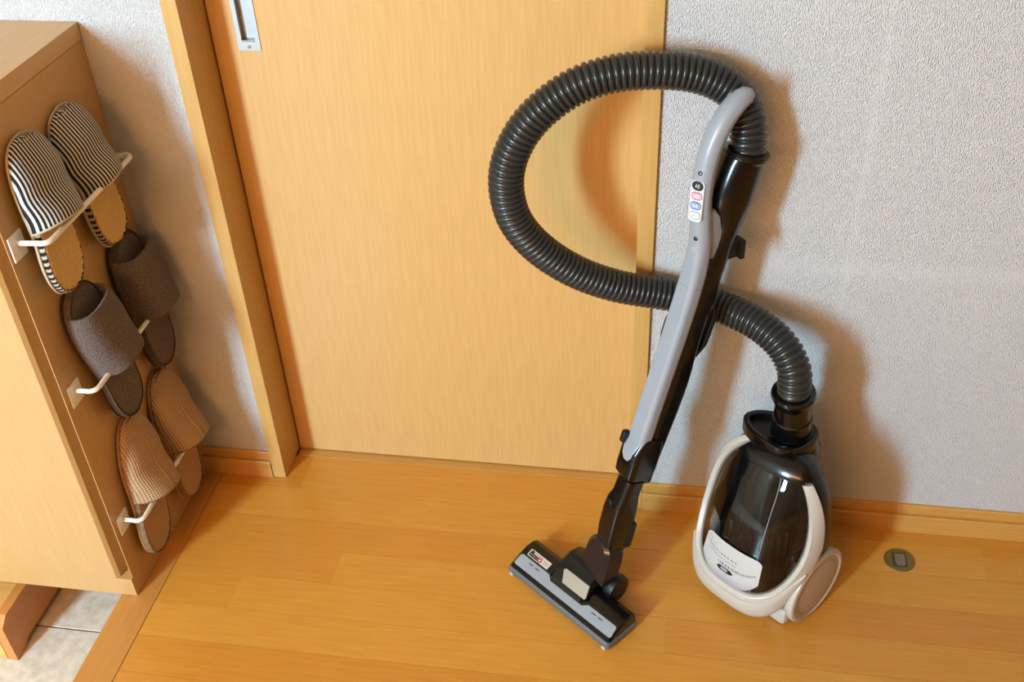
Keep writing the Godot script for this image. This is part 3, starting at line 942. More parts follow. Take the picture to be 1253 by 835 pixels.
func build_canister(vac: Node3D, x: Transform3D) -> void:
	var s := Soup.new()
	# dark rear shell, closed at the front by a flat bulkhead
	s.grid(func(u: float, v: float):
		var p: Vector3 = egg(u * 360.0, lerpf(0.03, 0.36, v), -0.001)
		return Vector3(p.x, p.y, minf(p.z, 0.012 + maxf(0.0, absf(p.x) - 0.08) * 0.9)), 60, 26, true)
	s.outward_about(0, Vector3(0, 0.2, -0.02))
	var shell := put("rear_shell", s, M.shell, vac, x)
	# chassis: pale lower body with feet
	s = Soup.new()
	var ck := [[0.003, 0.078, 0.060, 0.040], [0.012, 0.090, 0.072, 0.050], [0.045, 0.098, 0.070, 0.058], [0.07, 0.102, 0.03, 0.060], [0.115, 0.103, 0.01, 0.055]]
	s.grid(func(u: float, v: float):
		var y: float = lerpf(0.003, 0.115, v)
		var k = along(ck, y)
		var t: float = u * TAU
		var e := 2.0 / 4.0
		return Vector3(k[0] * signf(sin(t)) * pow(absf(sin(t)), e), y, 0.0 + (k[1] if cos(t) > 0 else k[2]) * signf(cos(t)) * pow(absf(cos(t)), e)), 48, 10, true)
	s.outward_about(0, Vector3(0, 0.06, 0))
	var low := s.v.size()
	for i in 24:
		var a := TAU * i / 24; var b := TAU * (i + 1) / 24
		s.tri(Vector3(0, 0.003, 0.01), Vector3(sin(b) * 0.078, 0.003, cos(b) * 0.05 + 0.01), Vector3(sin(a) * 0.078, 0.003, cos(a) * 0.05 + 0.01))
	put("chassis", s, M.white, vac, x)
	for sg in [1.0, -1.0]:
		put("foot", bx(Vector3(sg * 0.078, 0.022, 0.050), Vector3(0.048, 0.042, 0.044), 0.012, 3), M.white, vac, x)
	# wheels
	for sg in [1.0, -1.0]:
		var w := Soup.new()
		var ax := Transform3D(Basis(Vector3(0, 0, 1), Vector3(sg, 0, 0), Vector3(0, sg, 0)).orthonormalized(), Vector3(0.1175 if sg > 0 else -0.106, 0.0768, 0.007 if sg > 0 else -0.004))
		w.lathe([Vector2(0.0, -0.026), Vector2(0.060, -0.026), Vector2(0.070, -0.022), Vector2(0.0745, -0.014), Vector2(0.0765, -0.006), Vector2(0.0755, -0.001), Vector2(0.0725, 0.0012), Vector2(0.0685, 0.0010), Vector2(0.0665, -0.0012), Vector2(0.064, -0.0016)], 56, ax, false)
		var wh := put("wheel", w, M.white, vac, x)
		w = Soup.new()
		w.lathe([Vector2(0.0655, -0.0035), Vector2(0.0645, -0.0012), Vector2(0.052, -0.0002), Vector2(0.030, 0.0010), Vector2(0.0, 0.0016)], 48, ax, false)
		put("hub_plate", w, M.hub, wh)
		w = Soup.new()
		for i in 56:
			var a := TAU * i / 56
			w.lathe([Vector2(0.0011, -0.001), Vector2(0.0011, 0.0004), Vector2(0.0, 0.0005)], 6, ax * Transform3D(Basis.IDENTITY, Vector3(cos(a) * 0.0565, -0.0003, sin(a) * 0.0565)))
		var dt := put("vent_dots", w, M.dots, wh)
		dt.set_meta("kind", "stuff")
	# dark cyclone inside the bin
	s = Soup.new()
	s.lathe([Vector2(0.052, 0.082), Vector2(0.055, 0.09), Vector2(0.055, 0.120), Vector2(0.050, 0.124), Vector2(0.048, 0.19), Vector2(0.050, 0.196), Vector2(0.048, 0.24), Vector2(0.044, 0.28), Vector2(0.034, 0.31)], 36, Transform3D(Basis(Vector3.RIGHT, -0.14), Vector3(0.006, 0, 0.055)))
	var cy := put("cyclone_filter", s, M.filter, vac, x)
	s = Soup.new()
	for i in 18:
		var a := TAU * i / 18
		s.box(Vector3(0.006 + cos(a) * 0.050, 0.157, 0.033 + sin(a) * 0.050), Vector3(0.006, 0.066, 0.0035), 0.0006, Basis(Vector3.UP, -a))
	put("filter_rib", s, M.filter_mesh, cy)
	s = Soup.new()
	var fp := PackedVector2Array()
	for i in 33:
		var q := egg(lerpf(-84.0, 84.0, i / 32.0), 0.085, -0.004)
		fp.append(Vector2(q.x, q.z))
	s.prism(fp, 0.072, 0.083, 0.002, Transform3D(Basis(Vector3(1, 0, 0), Vector3(0, 0, 1), Vector3(0, 1, 0)), Vector3.ZERO))
	put("bin_floor", s, M.filter, vac, x, 25.0)
	for sg in [-1.0, 1.0]:
		s = Soup.new()
		s.grid(func(u: float, v: float): return egg(sg * lerpf(52.0, 88.0, u), lerpf(0.06, 0.33, v), lerpf(-0.036, -0.0075, smoothstep(0.13, 0.2, lerpf(0.06, 0.33, v)))), 10, 20)
		put("side_liner", s, M.bulkhead, vac, x, 60.0)
	# clear smoked bin
	s = Soup.new()
	s.grid(func(u: float, v: float): return egg(lerpf(-84.0, 84.0, u), lerpf(0.055, 0.352, v), -0.0015), 44, 30)
	if (s.v[1] - s.v[0]).cross(s.v[2] - s.v[0]).dot(s.v[0] - Vector3(0, 0.2, 0)) < 0.0:
		s.flip(0)
	var bin := put("dust_bin", s, M.smoked, vac, x, 60.0)
	bin.set_meta("label", "smoked clear dust bin")
	# vertical seam on the bin, its grey painted pale as an edge highlight
	var path := []; var sect := []
	for i in 25:
		path.append(egg(lerpf(20.0, 24.0, i / 24.0), lerpf(0.09, 0.34, i / 24.0), -0.0012)); sect.append(circle(0.0008, 6))
	s = Soup.new()
	s.sweep(path, sect)
	put("bin_seam_highlight", s, M.grey_dark, bin, Transform3D.IDENTITY, 60.0)
	# white frame round the bin: a U over both sides and below
	var inner := func(f: float) -> Vector2:
		var a := deg_to_rad(f)
		return Vector2(66.0 * signf(sin(a)) * pow(absf(sin(a)), 0.80), 0.205 - (0.120 if cos(a) > 0 else 0.172) * cos(a))
	var outer := func(f: float) -> Vector2:
		var a := deg_to_rad(f)
		return Vector2(86.0 * signf(sin(a)) * pow(absf(sin(a)), 0.62), 0.192 - (0.168 * pow(cos(a), 1.75) if cos(a) > 0 else 0.195 * cos(a)))
	s = Soup.new()
	var prof := [[0.0, -0.006], [0.0, 0.0025], [0.06, 0.0065], [0.5, 0.0085], [0.92, 0.0070], [1.0, 0.0030], [1.0, -0.006]]
	var band := func(f: float, t: float, off: float) -> Vector3:
		var a: Vector2 = inner.call(f); var b: Vector2 = outer.call(f)
		var q := a.lerp(b, t)
		return egg(q.x, q.y, off)
	var np := prof.size()
	s.grid(func(u: float, v: float):
		var k: int = int(round(v * np)) % np
		return band.call(lerpf(-146.0, 130.0, u), prof[k][0], prof[k][1]), 90, np, false, true)
	for e in [0, 1]:
		var f := -146.0 if e == 0 else 130.0
		var c: Vector3 = band.call(f, 0.5, 0.0)
		for k in np:
			var p0: Vector3 = band.call(f, prof[k][0], prof[k][1]); var p1: Vector3 = band.call(f, prof[(k + 1) % np][0], prof[(k + 1) % np][1])
			if e == 0:
				s.tri(c, p1, p0)
			else:
				s.tri(c, p0, p1)
	s.outward_about(0, Vector3(0, 0.2, 0.05))
	var frame := put("front_frame", s, M.white, vac, x, 50.0)
	frame.set_meta("label", "off-white frame round the bin")
	# release lever laid on the lower frame
	s = Soup.new()
	var lev := func(u: float, v: float, off: float) -> Vector3:
		var f := lerpf(-44.0, 62.0, u)
		var e := 1.0 - pow(absf(u * 2.0 - 1.0), 8.0)
		return band.call(f, 0.52 + (v - 0.5) * 0.72 * maxf(e, 0.02), off)
	s.grid(func(u: float, v: float): return lev.call(u, v, 0.0108 - 0.002 * pow(absf(v * 2.0 - 1.0), 4.0)), 40, 8)
	var lm := s.v.size()
	s.grid(func(u: float, v: float): return lev.call(u, v, 0.004), 40, 8)
	s.flip(lm)
	for sd in 2:
		var vv := float(sd)
		lm = s.v.size()
		s.grid(func(u: float, k: float): return lev.call(u, vv, lerpf(0.0088, 0.004, k)), 40, 1)
		if sd == 0:
			s.flip(lm)
	s.outward_about(0, Vector3(0, 0.2, 0.02))
	put("release_lever", s, M.white, frame, Transform3D.IDENTITY, 50.0)
	# printed plate low on the bin
	s = Soup.new()
	s.grid(func(u: float, v: float):
		var a := (u - 0.5) * 2.0
		var deg := a * 27.0
		var corner := pow(absf(a), 10.0) * 0.008
		var yb := 0.088 + 0.030 * pow(absf(a), 2.4)
		return egg(deg, lerpf(yb, 0.168 - corner, v), 0.0022), 36, 8)
	lm = s.v.size()
	if (s.v[1] - s.v[0]).cross(s.v[2] - s.v[0]).z < 0.0:
		s.flip(0)
	for i in s.t.size():
		s.t[i] = Vector2(s.t[i].x, 1.0 - s.t[i].y)
	var pl := put("label_plate", s, M.label_print, bin, Transform3D.IDENTITY, 60.0)
	pl.set_meta("label", "white plate with small print")
	# black latch lip over the bin
	s = Soup.new()
	s.grid(func(u: float, v: float):
		var k := [[0.318, 0.000], [0.318, 0.010], [0.326, 0.013], [0.340, 0.011], [0.348, 0.0], [0.345, -0.008]]
		var q = k[int(round(v * 6)) % 6]
		return egg(lerpf(-40.0, 58.0, u), q[0], q[1]), 24, 6, false, true)
	s.outward_about(0, Vector3(0, 0.33, 0.03))
	put("latch", s, M.black, vac, x, 50.0)
	# swivelling carry handle round the hose port
	var pts := [Vector3(-0.076, 0, 0.004), Vector3(-0.070, 0, -0.018), Vector3(-0.048, 0, -0.035), Vector3(-0.015, 0, -0.050), Vector3(0.020, 0, -0.054), Vector3(0.039, 0, -0.035), Vector3(0.038, 0, -0.005), Vector3(0.030, 0, 0.016), Vector3(0.010, 0, 0.030), Vector3(-0.022, 0, 0.030), Vector3(-0.055, 0, 0.023)]
	var loop := []
	sect = []
	for i in pts.size():
		for k in 3:
			loop.append((pts[i] as Vector3).cubic_interpolate(pts[(i + 1) % pts.size()], pts[(i - 1 + pts.size()) % pts.size()], pts[(i + 2) % pts.size()], k / 3.0) + Vector3(0, 0.352, 0))
			sect.append(rrect(0.024, 0.011, 0.0035, 2))
	s = Soup.new()
	s.sweep(loop, sect, Vector3.UP, true)
	put("carry_handle", s, M.black, vac, x, 35.0)
	s = Soup.new()
	var deck := PackedVector2Array()
	for q in pts:
		deck.append(Vector2(q.x, q.z) * 0.97)
	s.prism(deck, 0.338, 0.352, 0.002, Transform3D(Basis(Vector3(1, 0, 0), Vector3(0, 0, 1), Vector3(0, 1, 0)), Vector3.ZERO), true)
	put("handle_deck", s, M.black_soft, vac, x, 25.0)
	s = Soup.new()
	var port := Transform3D(Basis(Vector3.RIGHT, 0.14), Vector3(0.0, 0.318, -0.028))
	s.lathe([Vector2(0.050, -0.022), Vector2(0.050, 0.008), Vector2(0.046, 0.026), Vector2(0.044, 0.034), Vector2(0.034, 0.036)], 36, port)
	put("hose_port", s, M.black, vac, x, 30.0)
	s = Soup.new()
	s.lathe([Vector2(0.036, 0.034), Vector2(0.036, 0.046), Vector2(0.0335, 0.050), Vector2(0.0325, 0.070), Vector2(0.0335, 0.072), Vector2(0.0335, 0.079), Vector2(0.031, 0.081), Vector2(0.0305, 0.112), Vector2(0.0315, 0.118), Vector2(0.0355, 0.126), Vector2(0.0375, 0.134), Vector2(0.0360, 0.139), Vector2(0.030, 0.140)], 36, port)
	put("hose_cuff", s, M.black, vac, x, 30.0)

func build_hose(vac: Node3D, org: Vector3) -> void:
	var can_o := Vector3(0.2026, 0, -1.397)
	var p := [Vector3(0.096, 0.842, -1.477), Vector3(0.0965, 0.866, -1.482), Vector3(0.093, 0.895, -1.492), Vector3(0.077, 0.929, -1.502), Vector3(0.048, 0.951, -1.505), Vector3(0.005, 0.967, -1.500), Vector3(-0.049, 0.975, -1.487), Vector3(-0.107, 0.974, -1.472), Vector3(-0.165, 0.957, -1.457), Vector3(-0.219, 0.917, -1.443), Vector3(-0.253, 0.866, -1.434), Vector3(-0.266, 0.808, -1.432), Vector3(-0.256, 0.742, -1.437), Vector3(-0.220, 0.680, -1.452), Vector3(-0.162, 0.625, -1.472), Vector3(-0.095, 0.586, -1.494), Vector3(-0.026, 0.564, -1.512), Vector3(0.030, 0.552, -1.517), Vector3(0.086, 0.546, -1.505), Vector3(0.140, 0.540, -1.475), Vector3(0.182, 0.523, -1.442), Vector3(0.2045, 0.493, -1.416), Vector3(0.2085, 0.458, -1.407), Vector3(0.2095, 0.44, -1.409)]
	var fine := spline(p, 16)
	var acc := [0.0]
	for i in range(1, fine.size()):
		acc.append(acc[i - 1] + (fine[i] as Vector3).distance_to(fine[i - 1]))
	var total: float = acc[-1]
	var pitch := 0.0098
	var ribs := int(total / pitch)
	var prof := [[0.0, 0.0246], [0.10, 0.0250], [0.22, 0.0275], [0.42, 0.0285], [0.64, 0.0285], [0.84, 0.0275], [0.94, 0.0250]]
	var path := []; var sect := []
	var j := 0
	for i in ribs:
		for q in prof:
			var d: float = (i + q[0]) / ribs * total
			while j < acc.size() - 2 and acc[j + 1] < d:
				j += 1
			var t: float = (d - acc[j]) / maxf(acc[j + 1] - acc[j], 1e-7)
			path.append((fine[j] as Vector3).lerp(fine[j + 1], t) - org)
			sect.append(circle(q[1], 22))
	var s := Soup.new()
	s.sweep(path, sect)
	var h := put("hose", s, M.hose, vac, Transform3D.IDENTITY, 60.0)
	h.set_meta("label", "dark grey ribbed hose")

func build_wand(vac: Node3D, x: Transform3D) -> void:
	var side := Vector3(1, 0, 0)
	# grey cover that turns into the grip: y, f, width, depth
	var gk := [[0.322, -0.0665, 0.034, 0.020], [0.335, -0.071, 0.040, 0.026], [0.42, -0.0965, 0.041, 0.027], [0.50, -0.1215, 0.041, 0.027], [0.58, -0.1455, 0.041, 0.028], [0.64, -0.1625, 0.040, 0.029], [0.68, -0.172, 0.038, 0.031], [0.72, -0.177, 0.036, 0.031], [0.76, -0.1745, 0.035, 0.031], [0.80, -0.172, 0.035, 0.031], [0.84, -0.1745, 0.035, 0.031], [0.875, -0.182, 0.035, 0.031]]
	var path := []; var sect := []
	for i in 57:
		var y := lerpf(0.322, 0.875, i / 56.0)
		var k = along(gk, y)
		path.append(Vector3(0, y, k[0]))
		sect.append(rrect(k[1], k[2], lerpf(0.009, 0.0152, smoothstep(0.62, 0.76, y)), 5))
	var tail := [[0.890, -0.1875, 0.035, 0.031], [0.905, -0.1945, 0.035, 0.031], [0.918, -0.2025, 0.035, 0.031], [0.930, -0.2125, 0.035, 0.031], [0.939, -0.2230, 0.034, 0.030], [0.945, -0.2335, 0.032, 0.028], [0.948, -0.2430, 0.028, 0.024], [0.9495, -0.2490, 0.020, 0.016], [0.950, -0.2510, 0.008, 0.006]]
	for q in tail:
		path.append(Vector3(0, q[0], q[1])); sect.append(rrect(q[2], q[3], 0.0152, 5))
	var s := Soup.new()
	s.sweep(path, sect, side)
	var grip := put("handle_grip", s, M.grey, vac, x, 40.0)
	grip.set_meta("label", "pale grey handle and wand cover")
	# seam line across the cover
	s = Soup.new()
	var seam := []
	for i in 2:
		seam.append(Vector3(0, 0.645 + i * 0.0016, -0.1638 - i * 0.0004))
	s.sweep(seam, [rrect(0.0404, 0.0295, 0.0105, 4), rrect(0.0404, 0.0295, 0.0105, 4)], side)
	put("cover_seam", s, M.grey_dark, grip)
	# button panel on the front of the grip
	var nrm := Vector3(0.42, 0.06, 0.905).normalized()
	var up := Vector3(0, 1, -0.02)
	up = (up - nrm * up.dot(nrm)).normalized()
	var pb := Basis(up.cross(nrm).normalized(), up, nrm)
	var pc := Vector3(0, 0.800, -0.172) + nrm * 0.0148
	s = Soup.new()
	s.prism(rrect(0.0225, 0.068, 0.006, 4), -0.004, 0.0022, 0.0008, Transform3D(pb, pc))
	put("button_panel", s, mat(Color(0.78, 0.79, 0.80), 0.35), grip)
	var inks := [
		[glyph_mat(Color(0.05, 0.05, 0.06), Color(0.03, 0.03, 0.03), Color(0.82, 0.82, 0.84), [[30, 28, 16, 4], [36, 18, 4, 26], [36, 40, 10, 4], [50, 20, 18, 4], [62, 20, 4, 26], [52, 20, 4, 24], [56, 42, 8, 4]]), 0.026, 0.0165],
		[glyph_mat(Color(0.90, 0.62, 0.66), Color(0.55, 0.25, 0.32), Color(0.97, 0.88, 0.89), [[30, 20, 14, 4], [40, 20, 4, 24], [30, 31, 14, 4], [50, 20, 18, 4], [52, 30, 16, 12], [58, 18, 4, 28]]), 0.0095, 0.0145],
		[glyph_mat(Color(0.56, 0.62, 0.83), Color(0.20, 0.24, 0.45), Color(0.88, 0.90, 0.97), [[32, 18, 4, 28], [26, 26, 16, 4], [48, 22, 20, 4], [48, 32, 20, 4], [56, 22, 4, 24]]), -0.0065, 0.0145],
		[glyph_mat(Color(0.80, 0.81, 0.81), Color(0.60, 0.60, 0.60), Color(0.52, 0.58, 0.52), [[24, 20, 10, 4], [30, 20, 4, 22], [40, 24, 12, 4], [46, 24, 4, 20], [58, 20, 12, 4], [60, 34, 12, 4]]), -0.0225, 0.0145]]
	for q in inks:
		s = Soup.new()
		s.prism(rrect(0.0185, q[2] * 0.9, q[2] * 0.44, 5), 0.0, 0.0036, 0.0008, Transform3D(pb, pc + up * q[1]))
		put("button", s, q[0], grip)
	for q in [[0.846, -0.1762], [0.7335, -0.1768]]:
		s = Soup.new()
		s.lathe([Vector2(0.0036, -0.002), Vector2(0.0036, 0.0008), Vector2(0.0022, 0.0008), Vector2(0.0018, 0.0002), Vector2(0.0, 0.0002)], 16, Transform3D(Basis(pb.x, pb.z, -pb.y), Vector3(0, q[0], q[1]) + nrm * 0.0166))
		put("screw_recess", s, M.black_soft, grip)
	s = Soup.new()
	s.lathe([Vector2(0.007, -0.002), Vector2(0.007, 0.0006), Vector2(0.006, 0.0010), Vector2(0.0, 0.0012)], 20, Transform3D(Basis(pb.x, pb.z, -pb.y), Vector3(0, 0.712, -0.1772) + nrm * 0.0166))
	put("badge", s, mat(Color(0.60, 0.61, 0.62), 0.25), grip)
	# black pipe behind the cover, widening into the hose socket
	var bk := [[0.262, -0.079, 0.036, 0.040], [0.304, -0.0915, 0.037, 0.042], [0.45, -0.1420, 0.038, 0.044], [0.533, -0.162, 0.038, 0.042], [0.60, -0.1815, 0.038, 0.040], [0.66, -0.200, 0.039, 0.042], [0.72, -0.2215, 0.044, 0.044], [0.755, -0.2290, 0.051, 0.055], [0.775, -0.2285, 0.055, 0.074], [0.81, -0.2355, 0.059, 0.074], [0.861, -0.2515, 0.062, 0.066]]
	path = []; sect = []
	for i in 41:
		var y := lerpf(0.262, 0.852, i / 40.0)
		var k = along(bk, y)
		path.append(Vector3(0, y, k[0])); sect.append(rrect(k[1], k[2], lerpf(0.012, 0.028, smoothstep(0.62, 0.78, y)), 5))
	s = Soup.new()
	s.sweep(path, sect, side)
	var pipe := put("wand_pipe", s, M.black, vac, x, 40.0)
	s = Soup.new()
	var ca := Vector3(0, 0.968, -0.235).normalized()
	var cb := Basis(Vector3.RIGHT, ca, Vector3.RIGHT.cross(ca)).orthonormalized()
	s.lathe([Vector2(0.031, -0.010), Vector2(0.0335, -0.006), Vector2(0.0375, -0.003), Vector2(0.0385, 0.001), Vector2(0.0365, 0.005), Vector2(0.028, 0.006)], 32, Transform3D(cb, Vector3(0, 0.852, -0.251)))
	put("hose_collar", s, M.black, vac, x, 30.0)
	# grey web between grip and socket
	s = Soup.new()
	s.prism(PackedVector2Array([Vector2(0.178, 0.690), Vector2(0.180, 0.778), Vector2(0.192, 0.778), Vector2(0.203, 0.764), Vector2(0.207, 0.742), Vector2(0.216, 0.722), Vector2(0.214, 0.690)]), -0.0140, 0.0140, 0.0025, Transform3D(Basis(Vector3(0, 0, -1), Vector3.UP, Vector3(1, 0, 0)), Vector3.ZERO), true)
	put("grip_web", s, M.grey_dark, vac, x, 25.0)
	# hook on the back, side latches
	s = Soup.new()
	s.box(Vector3(0.008, 0.694, -0.234), Vector3(0.018, 0.030, 0.024), 0.002)
	s.box(Vector3(0.008, 0.692, -0.2475), Vector3(0.030, 0.034, 0.009), 0.002)
	put("parking_hook", s, M.black_soft, pipe)
	s = Soup.new()
	s.sweep([Vector3(0.004, 0.588, -0.207), Vector3(0.004, 0.570, -0.211), Vector3(0.004, 0.520, -0.194), Vector3(0.004, 0.500, -0.178)], [rrect(0.014, 0.006, 0.002, 2), rrect(0.020, 0.010, 0.003, 2), rrect(0.020, 0.010, 0.003, 2), rrect(0.014, 0.006, 0.002, 2)], side)
	put("pipe_latch", s, M.black_soft, pipe)
	s = Soup.new()
	s.sweep([Vector3(-0.021, 0.590, -0.150), Vector3(-0.0245, 0.570, -0.146), Vector3(-0.0245, 0.545, -0.138), Vector3(-0.020, 0.520, -0.130)], [rrect(0.005, 0.010, 0.002, 2), rrect(0.008, 0.016, 0.003, 2), rrect(0.008, 0.016, 0.003, 2), rrect(0.005, 0.010, 0.002, 2)], side)
	put("pipe_fin", s, M.black_soft, pipe)
	# lower sleeve with its release button
	s = Soup.new()
	var sk := [[0.276, -0.064, 0.042, 0.046], [0.282, -0.066, 0.050, 0.056], [0.299, -0.072, 0.052, 0.060], [0.330, -0.081, 0.052, 0.060], [0.352, -0.0925, 0.048, 0.050], [0.358, -0.095, 0.044, 0.044]]
	path = []; sect = []
	for q in sk:
		path.append(Vector3(0, q[0], q[1])); sect.append(rrect(q[2], q[3], 0.012, 4))
	s.sweep(path, sect, side)
	var sleeve := put("wand_sleeve", s, M.black, vac, x, 30.0)
	s = Soup.new()
	s.sweep([Vector3(0, 0.357, -0.072), Vector3(0, 0.340, -0.058), Vector3(0, 0.330, -0.054), Vector3(0, 0.319, -0.050)], [rrect(0.036, 0.012, 0.005, 3), rrect(0.033, 0.013, 0.006, 3), rrect(0.028, 0.011, 0.005, 3), rrect(0.014, 0.006, 0.003, 3)], side)
	put("sleeve_tongue", s, M.grey, sleeve)
	s = Soup.new()
	s.box(Vector3(-0.020, 0.356, -0.060), Vector3(0.012, 0.024, 0.014), 0.004, Basis(Vector3.RIGHT, -0.3), 2)
	put("release_button", s, M.black_soft, sleeve)
	# jointed lower pipe
	s = Soup.new()
	var lk := [[0.112, -0.021, 0.036, 0.036], [0.122, -0.022, 0.042, 0.046], [0.160, -0.030, 0.046, 0.052], [0.205, -0.040, 0.046, 0.051], [0.226, -0.046, 0.045, 0.046], [0.240, -0.052, 0.041, 0.038], [0.272, -0.063, 0.040, 0.038]]
	path = []; sect = []
	for q in lk:
		path.append(Vector3(0, q[0], q[1])); sect.append(rrect(q[2], q[3], 0.010, 4))
	s.sweep(path, sect, side)
	var lower := put("lower_pipe", s, M.black, vac, x, 30.0)
	s = Soup.new()
	s.lathe([Vector2(0.0075, -0.004), Vector2(0.0075, 0.001), Vector2(0.0055, 0.002), Vector2(0.005, 0.0005), Vector2(0.0, 0.0005)], 20, Transform3D(Basis(Vector3.RIGHT, PI / 2 - 0.2), Vector3(-0.006, 0.226, -0.021)))
	put("pivot_screw", s, M.black_soft, lower)
	s = Soup.new()
	s.box(Vector3(0.012, 0.150, -0.049), Vector3(0.026, 0.056, 0.016), 0.004, Basis(Vector3.RIGHT, -0.24), 2)
	put("rear_guide", s, M.black_soft, lower)

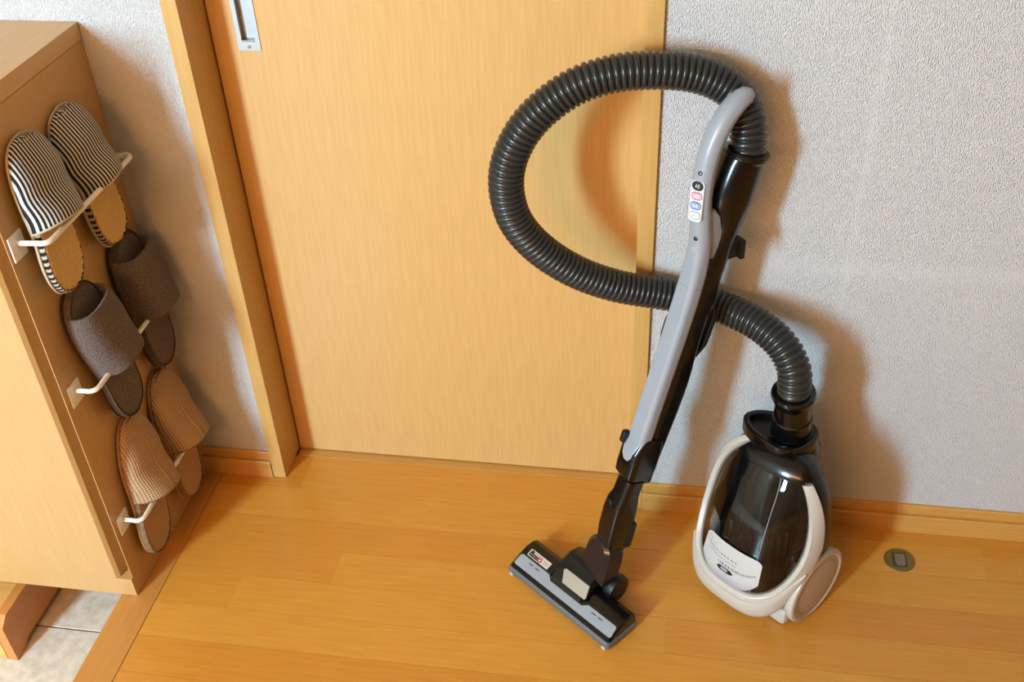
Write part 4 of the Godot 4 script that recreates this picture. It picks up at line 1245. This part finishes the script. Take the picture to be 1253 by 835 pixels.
func build_head(vac: Node3D, x: Transform3D) -> void:
	var side := Transform3D(Basis(Vector3(0, 0, 1), Vector3.UP, Vector3(-1, 0, 0)), Vector3.ZERO)   # profile x -> forward, extruded across
	var s := Soup.new()
	var prof := PackedVector2Array([Vector2(-0.040, 0.006), Vector2(0.032, 0.006), Vector2(0.036, 0.019), Vector2(0.0345, 0.0235), Vector2(0.008, 0.0365), Vector2(-0.010, 0.0425), Vector2(-0.026, 0.0425), Vector2(-0.037, 0.036), Vector2(-0.041, 0.024)])
	s.prism(prof, -0.130, 0.130, 0.004, side, true)
	var hd := put("floor_head", s, M.black, vac, x, 25.0)
	s = Soup.new()
	s.prism(PackedVector2Array([Vector2(-0.036, 0.003), Vector2(0.036, 0.003), Vector2(0.040, 0.008), Vector2(0.040, 0.017), Vector2(0.037, 0.0205), Vector2(-0.036, 0.0205)]), -0.1325, 0.1325, 0.004, side, true)
	var bm := put("bumper", s, M.bumper, hd)
	bm.set_meta("label", "grey lower bumper")
	for sg in [-1.0, 1.0]:
		put("corner_roller", bx(Vector3(sg * 0.121, 0.0045, 0.0385), Vector3(0.009, 0.007, 0.006), 0.0015), M.white, hd)
	# grey trim on the sloping front: local x across, y up the slope
	var sl := Vector2(-0.0265, 0.013).normalized()
	var tb := Transform3D(Basis(Vector3.RIGHT, Vector3(0, sl.y, sl.x), Vector3(0, -sl.x, sl.y)), Vector3(0, 0.0235, 0.0345))
	s = Soup.new()
	s.prism(PackedVector2Array([Vector2(-0.121, 0.006), Vector2(0.124, 0.006), Vector2(0.127, 0.009), Vector2(0.1255, 0.027), Vector2(0.122, 0.030), Vector2(0.055, 0.030), Vector2(0.044, 0.0215), Vector2(-0.037, 0.0215), Vector2(-0.048, 0.030), Vector2(-0.119, 0.030), Vector2(-0.123, 0.026), Vector2(-0.124, 0.009)]), -0.001, 0.0018, 0.0006, tb)
	put("trim_strip", s, M.grey, hd)
	for q in [-0.0905, -0.0745, 0.0735, 0.0895]:
		s = Soup.new()
		s.box(Vector3(q, 0.0225, 0.0018), Vector3(0.010, 0.0018, 0.0008), 0.0003)
		s.moved(tb)
		put("slot", s, M.black_soft, hd)
	s = Soup.new()
	var kt := Transform3D(Basis(Vector3.RIGHT, Vector3(0, 0.316, -0.949), Vector3(0, 0.949, 0.316)), Vector3(-0.086, 0.0402, -0.003))
	s.prism(rrect(0.054, 0.0150, 0.001, 1), -0.002, 0.0008, 0.0, kt)
	for i in s.t.size():
		s.t[i] = Vector2(s.t[i].x, 1.0 - s.t[i].y)
	var st := put("warning_sticker", s, M.sticker, hd)
	st.set_meta("label", "small white, black and red sticker")
	# neck housing
	s = Soup.new()
	s.prism(PackedVector2Array([Vector2(0.026, 0.012), Vector2(0.030, 0.026), Vector2(0.024, 0.036), Vector2(-0.006, 0.058), Vector2(-0.030, 0.066), Vector2(-0.052, 0.060), Vector2(-0.068, 0.044), Vector2(-0.072, 0.024), Vector2(-0.066, 0.010)]), -0.044, 0.046, 0.007, side * Transform3D(Basis.IDENTITY, Vector3(-0.012, 0.005, 0.0)), true)
	var hs := put("neck_housing", s, M.black, vac, x, 30.0)
	s = Soup.new()
	s.lathe([Vector2(0.018, -0.014), Vector2(0.026, -0.010), Vector2(0.028, 0.0), Vector2(0.026, 0.010), Vector2(0.018, 0.014)], 28, Transform3D(Basis(Vector3(0, 1, 0), Vector3(1, 0, 0), Vector3(0, 0, -1)), Vector3(0.060, 0.036, -0.058)))
	put("pivot_barrel", s, M.black_soft, hs)
	var hl := Vector2(-0.030, 0.022).normalized()
	var ht := Transform3D(Basis(Vector3.RIGHT, Vector3(0, hl.y, hl.x), Vector3(0, -hl.x, hl.y)), Vector3(0.009, 0.041, 0.012))
	s = Soup.new()
	s.prism(PackedVector2Array([Vector2(-0.022, 0.004), Vector2(0.034, 0.004), Vector2(0.037, 0.008), Vector2(0.030, 0.030), Vector2(-0.030, 0.030), Vector2(-0.034, 0.026)]), -0.001, 0.0022, 0.0008, ht)
	var sv := put("silver_window", s, M.silver, hs)
	sv.set_meta("label", "shiny silver window")
	# swivel yoke: rounded tongue leaning back
	var yk := PackedVector2Array()
	for i in 13:
		var a := PI * i / 12.0
		yk.append(Vector2(cos(a) * 0.034, 0.026 + sin(a) * 0.036))
	yk.append(Vector2(-0.036, -0.026)); yk.append(Vector2(0.036, -0.026))
	s = Soup.new()
	var yb := Basis(Vector3.UP, deg_to_rad(-13.0)) * Basis(Vector3.RIGHT, -0.30)
	s.prism(yk, -0.022, 0.022, 0.007, Transform3D(yb, Vector3(0.026, 0.080, -0.055)), true)
	put("swivel_yoke", s, M.yoke, vac, x, 30.0)

func build_catch() -> void:
	var o := base("floor_catch", Vector3(0.464, 0, -1.469))
	tag(o, "small round brass door catch set into the floor right of the vacuum cleaner", "door catch")
	var s := Soup.new()
	s.lathe([Vector2(0.029, 0.0), Vector2(0.0285, 0.0016), Vector2(0.026, 0.0024), Vector2(0.0245, 0.0016), Vector2(0.0, 0.0014)], 40, Transform3D.IDENTITY, false)
	put("brass_ring", s, M.brass, o)
	s = Soup.new()
	s.box(Vector3(0.0, 0.0016, -0.002), Vector3(0.026, 0.0012, 0.036), 0.0004)
	put("recess", s, M.brass_dark, o)
	s = Soup.new()
	s.prism(PackedVector2Array([Vector2(-0.0095, -0.013), Vector2(0.0095, -0.013), Vector2(0.0095, 0.010), Vector2(0.006, 0.016), Vector2(-0.006, 0.016), Vector2(-0.0095, 0.010)]), 0.0, 0.0018, 0.0005, Transform3D(Basis(Vector3(1, 0, 0), Vector3(0, 0, 1), Vector3(0, -1, 0)).orthonormalized(), Vector3(0.001, 0.004, 0.0)))
	put("tongue", s, M.catch_metal, o)
	s = Soup.new()
	for k in 2:
		s.sweep([Vector3(-0.011, 0.0028, -0.0145 - k * 0.004), Vector3(0.012, 0.0028, -0.0145 - k * 0.004)], [circle(0.0011, 8), circle(0.0011, 8)])
	put("hinge_pin", s, M.brass, o)
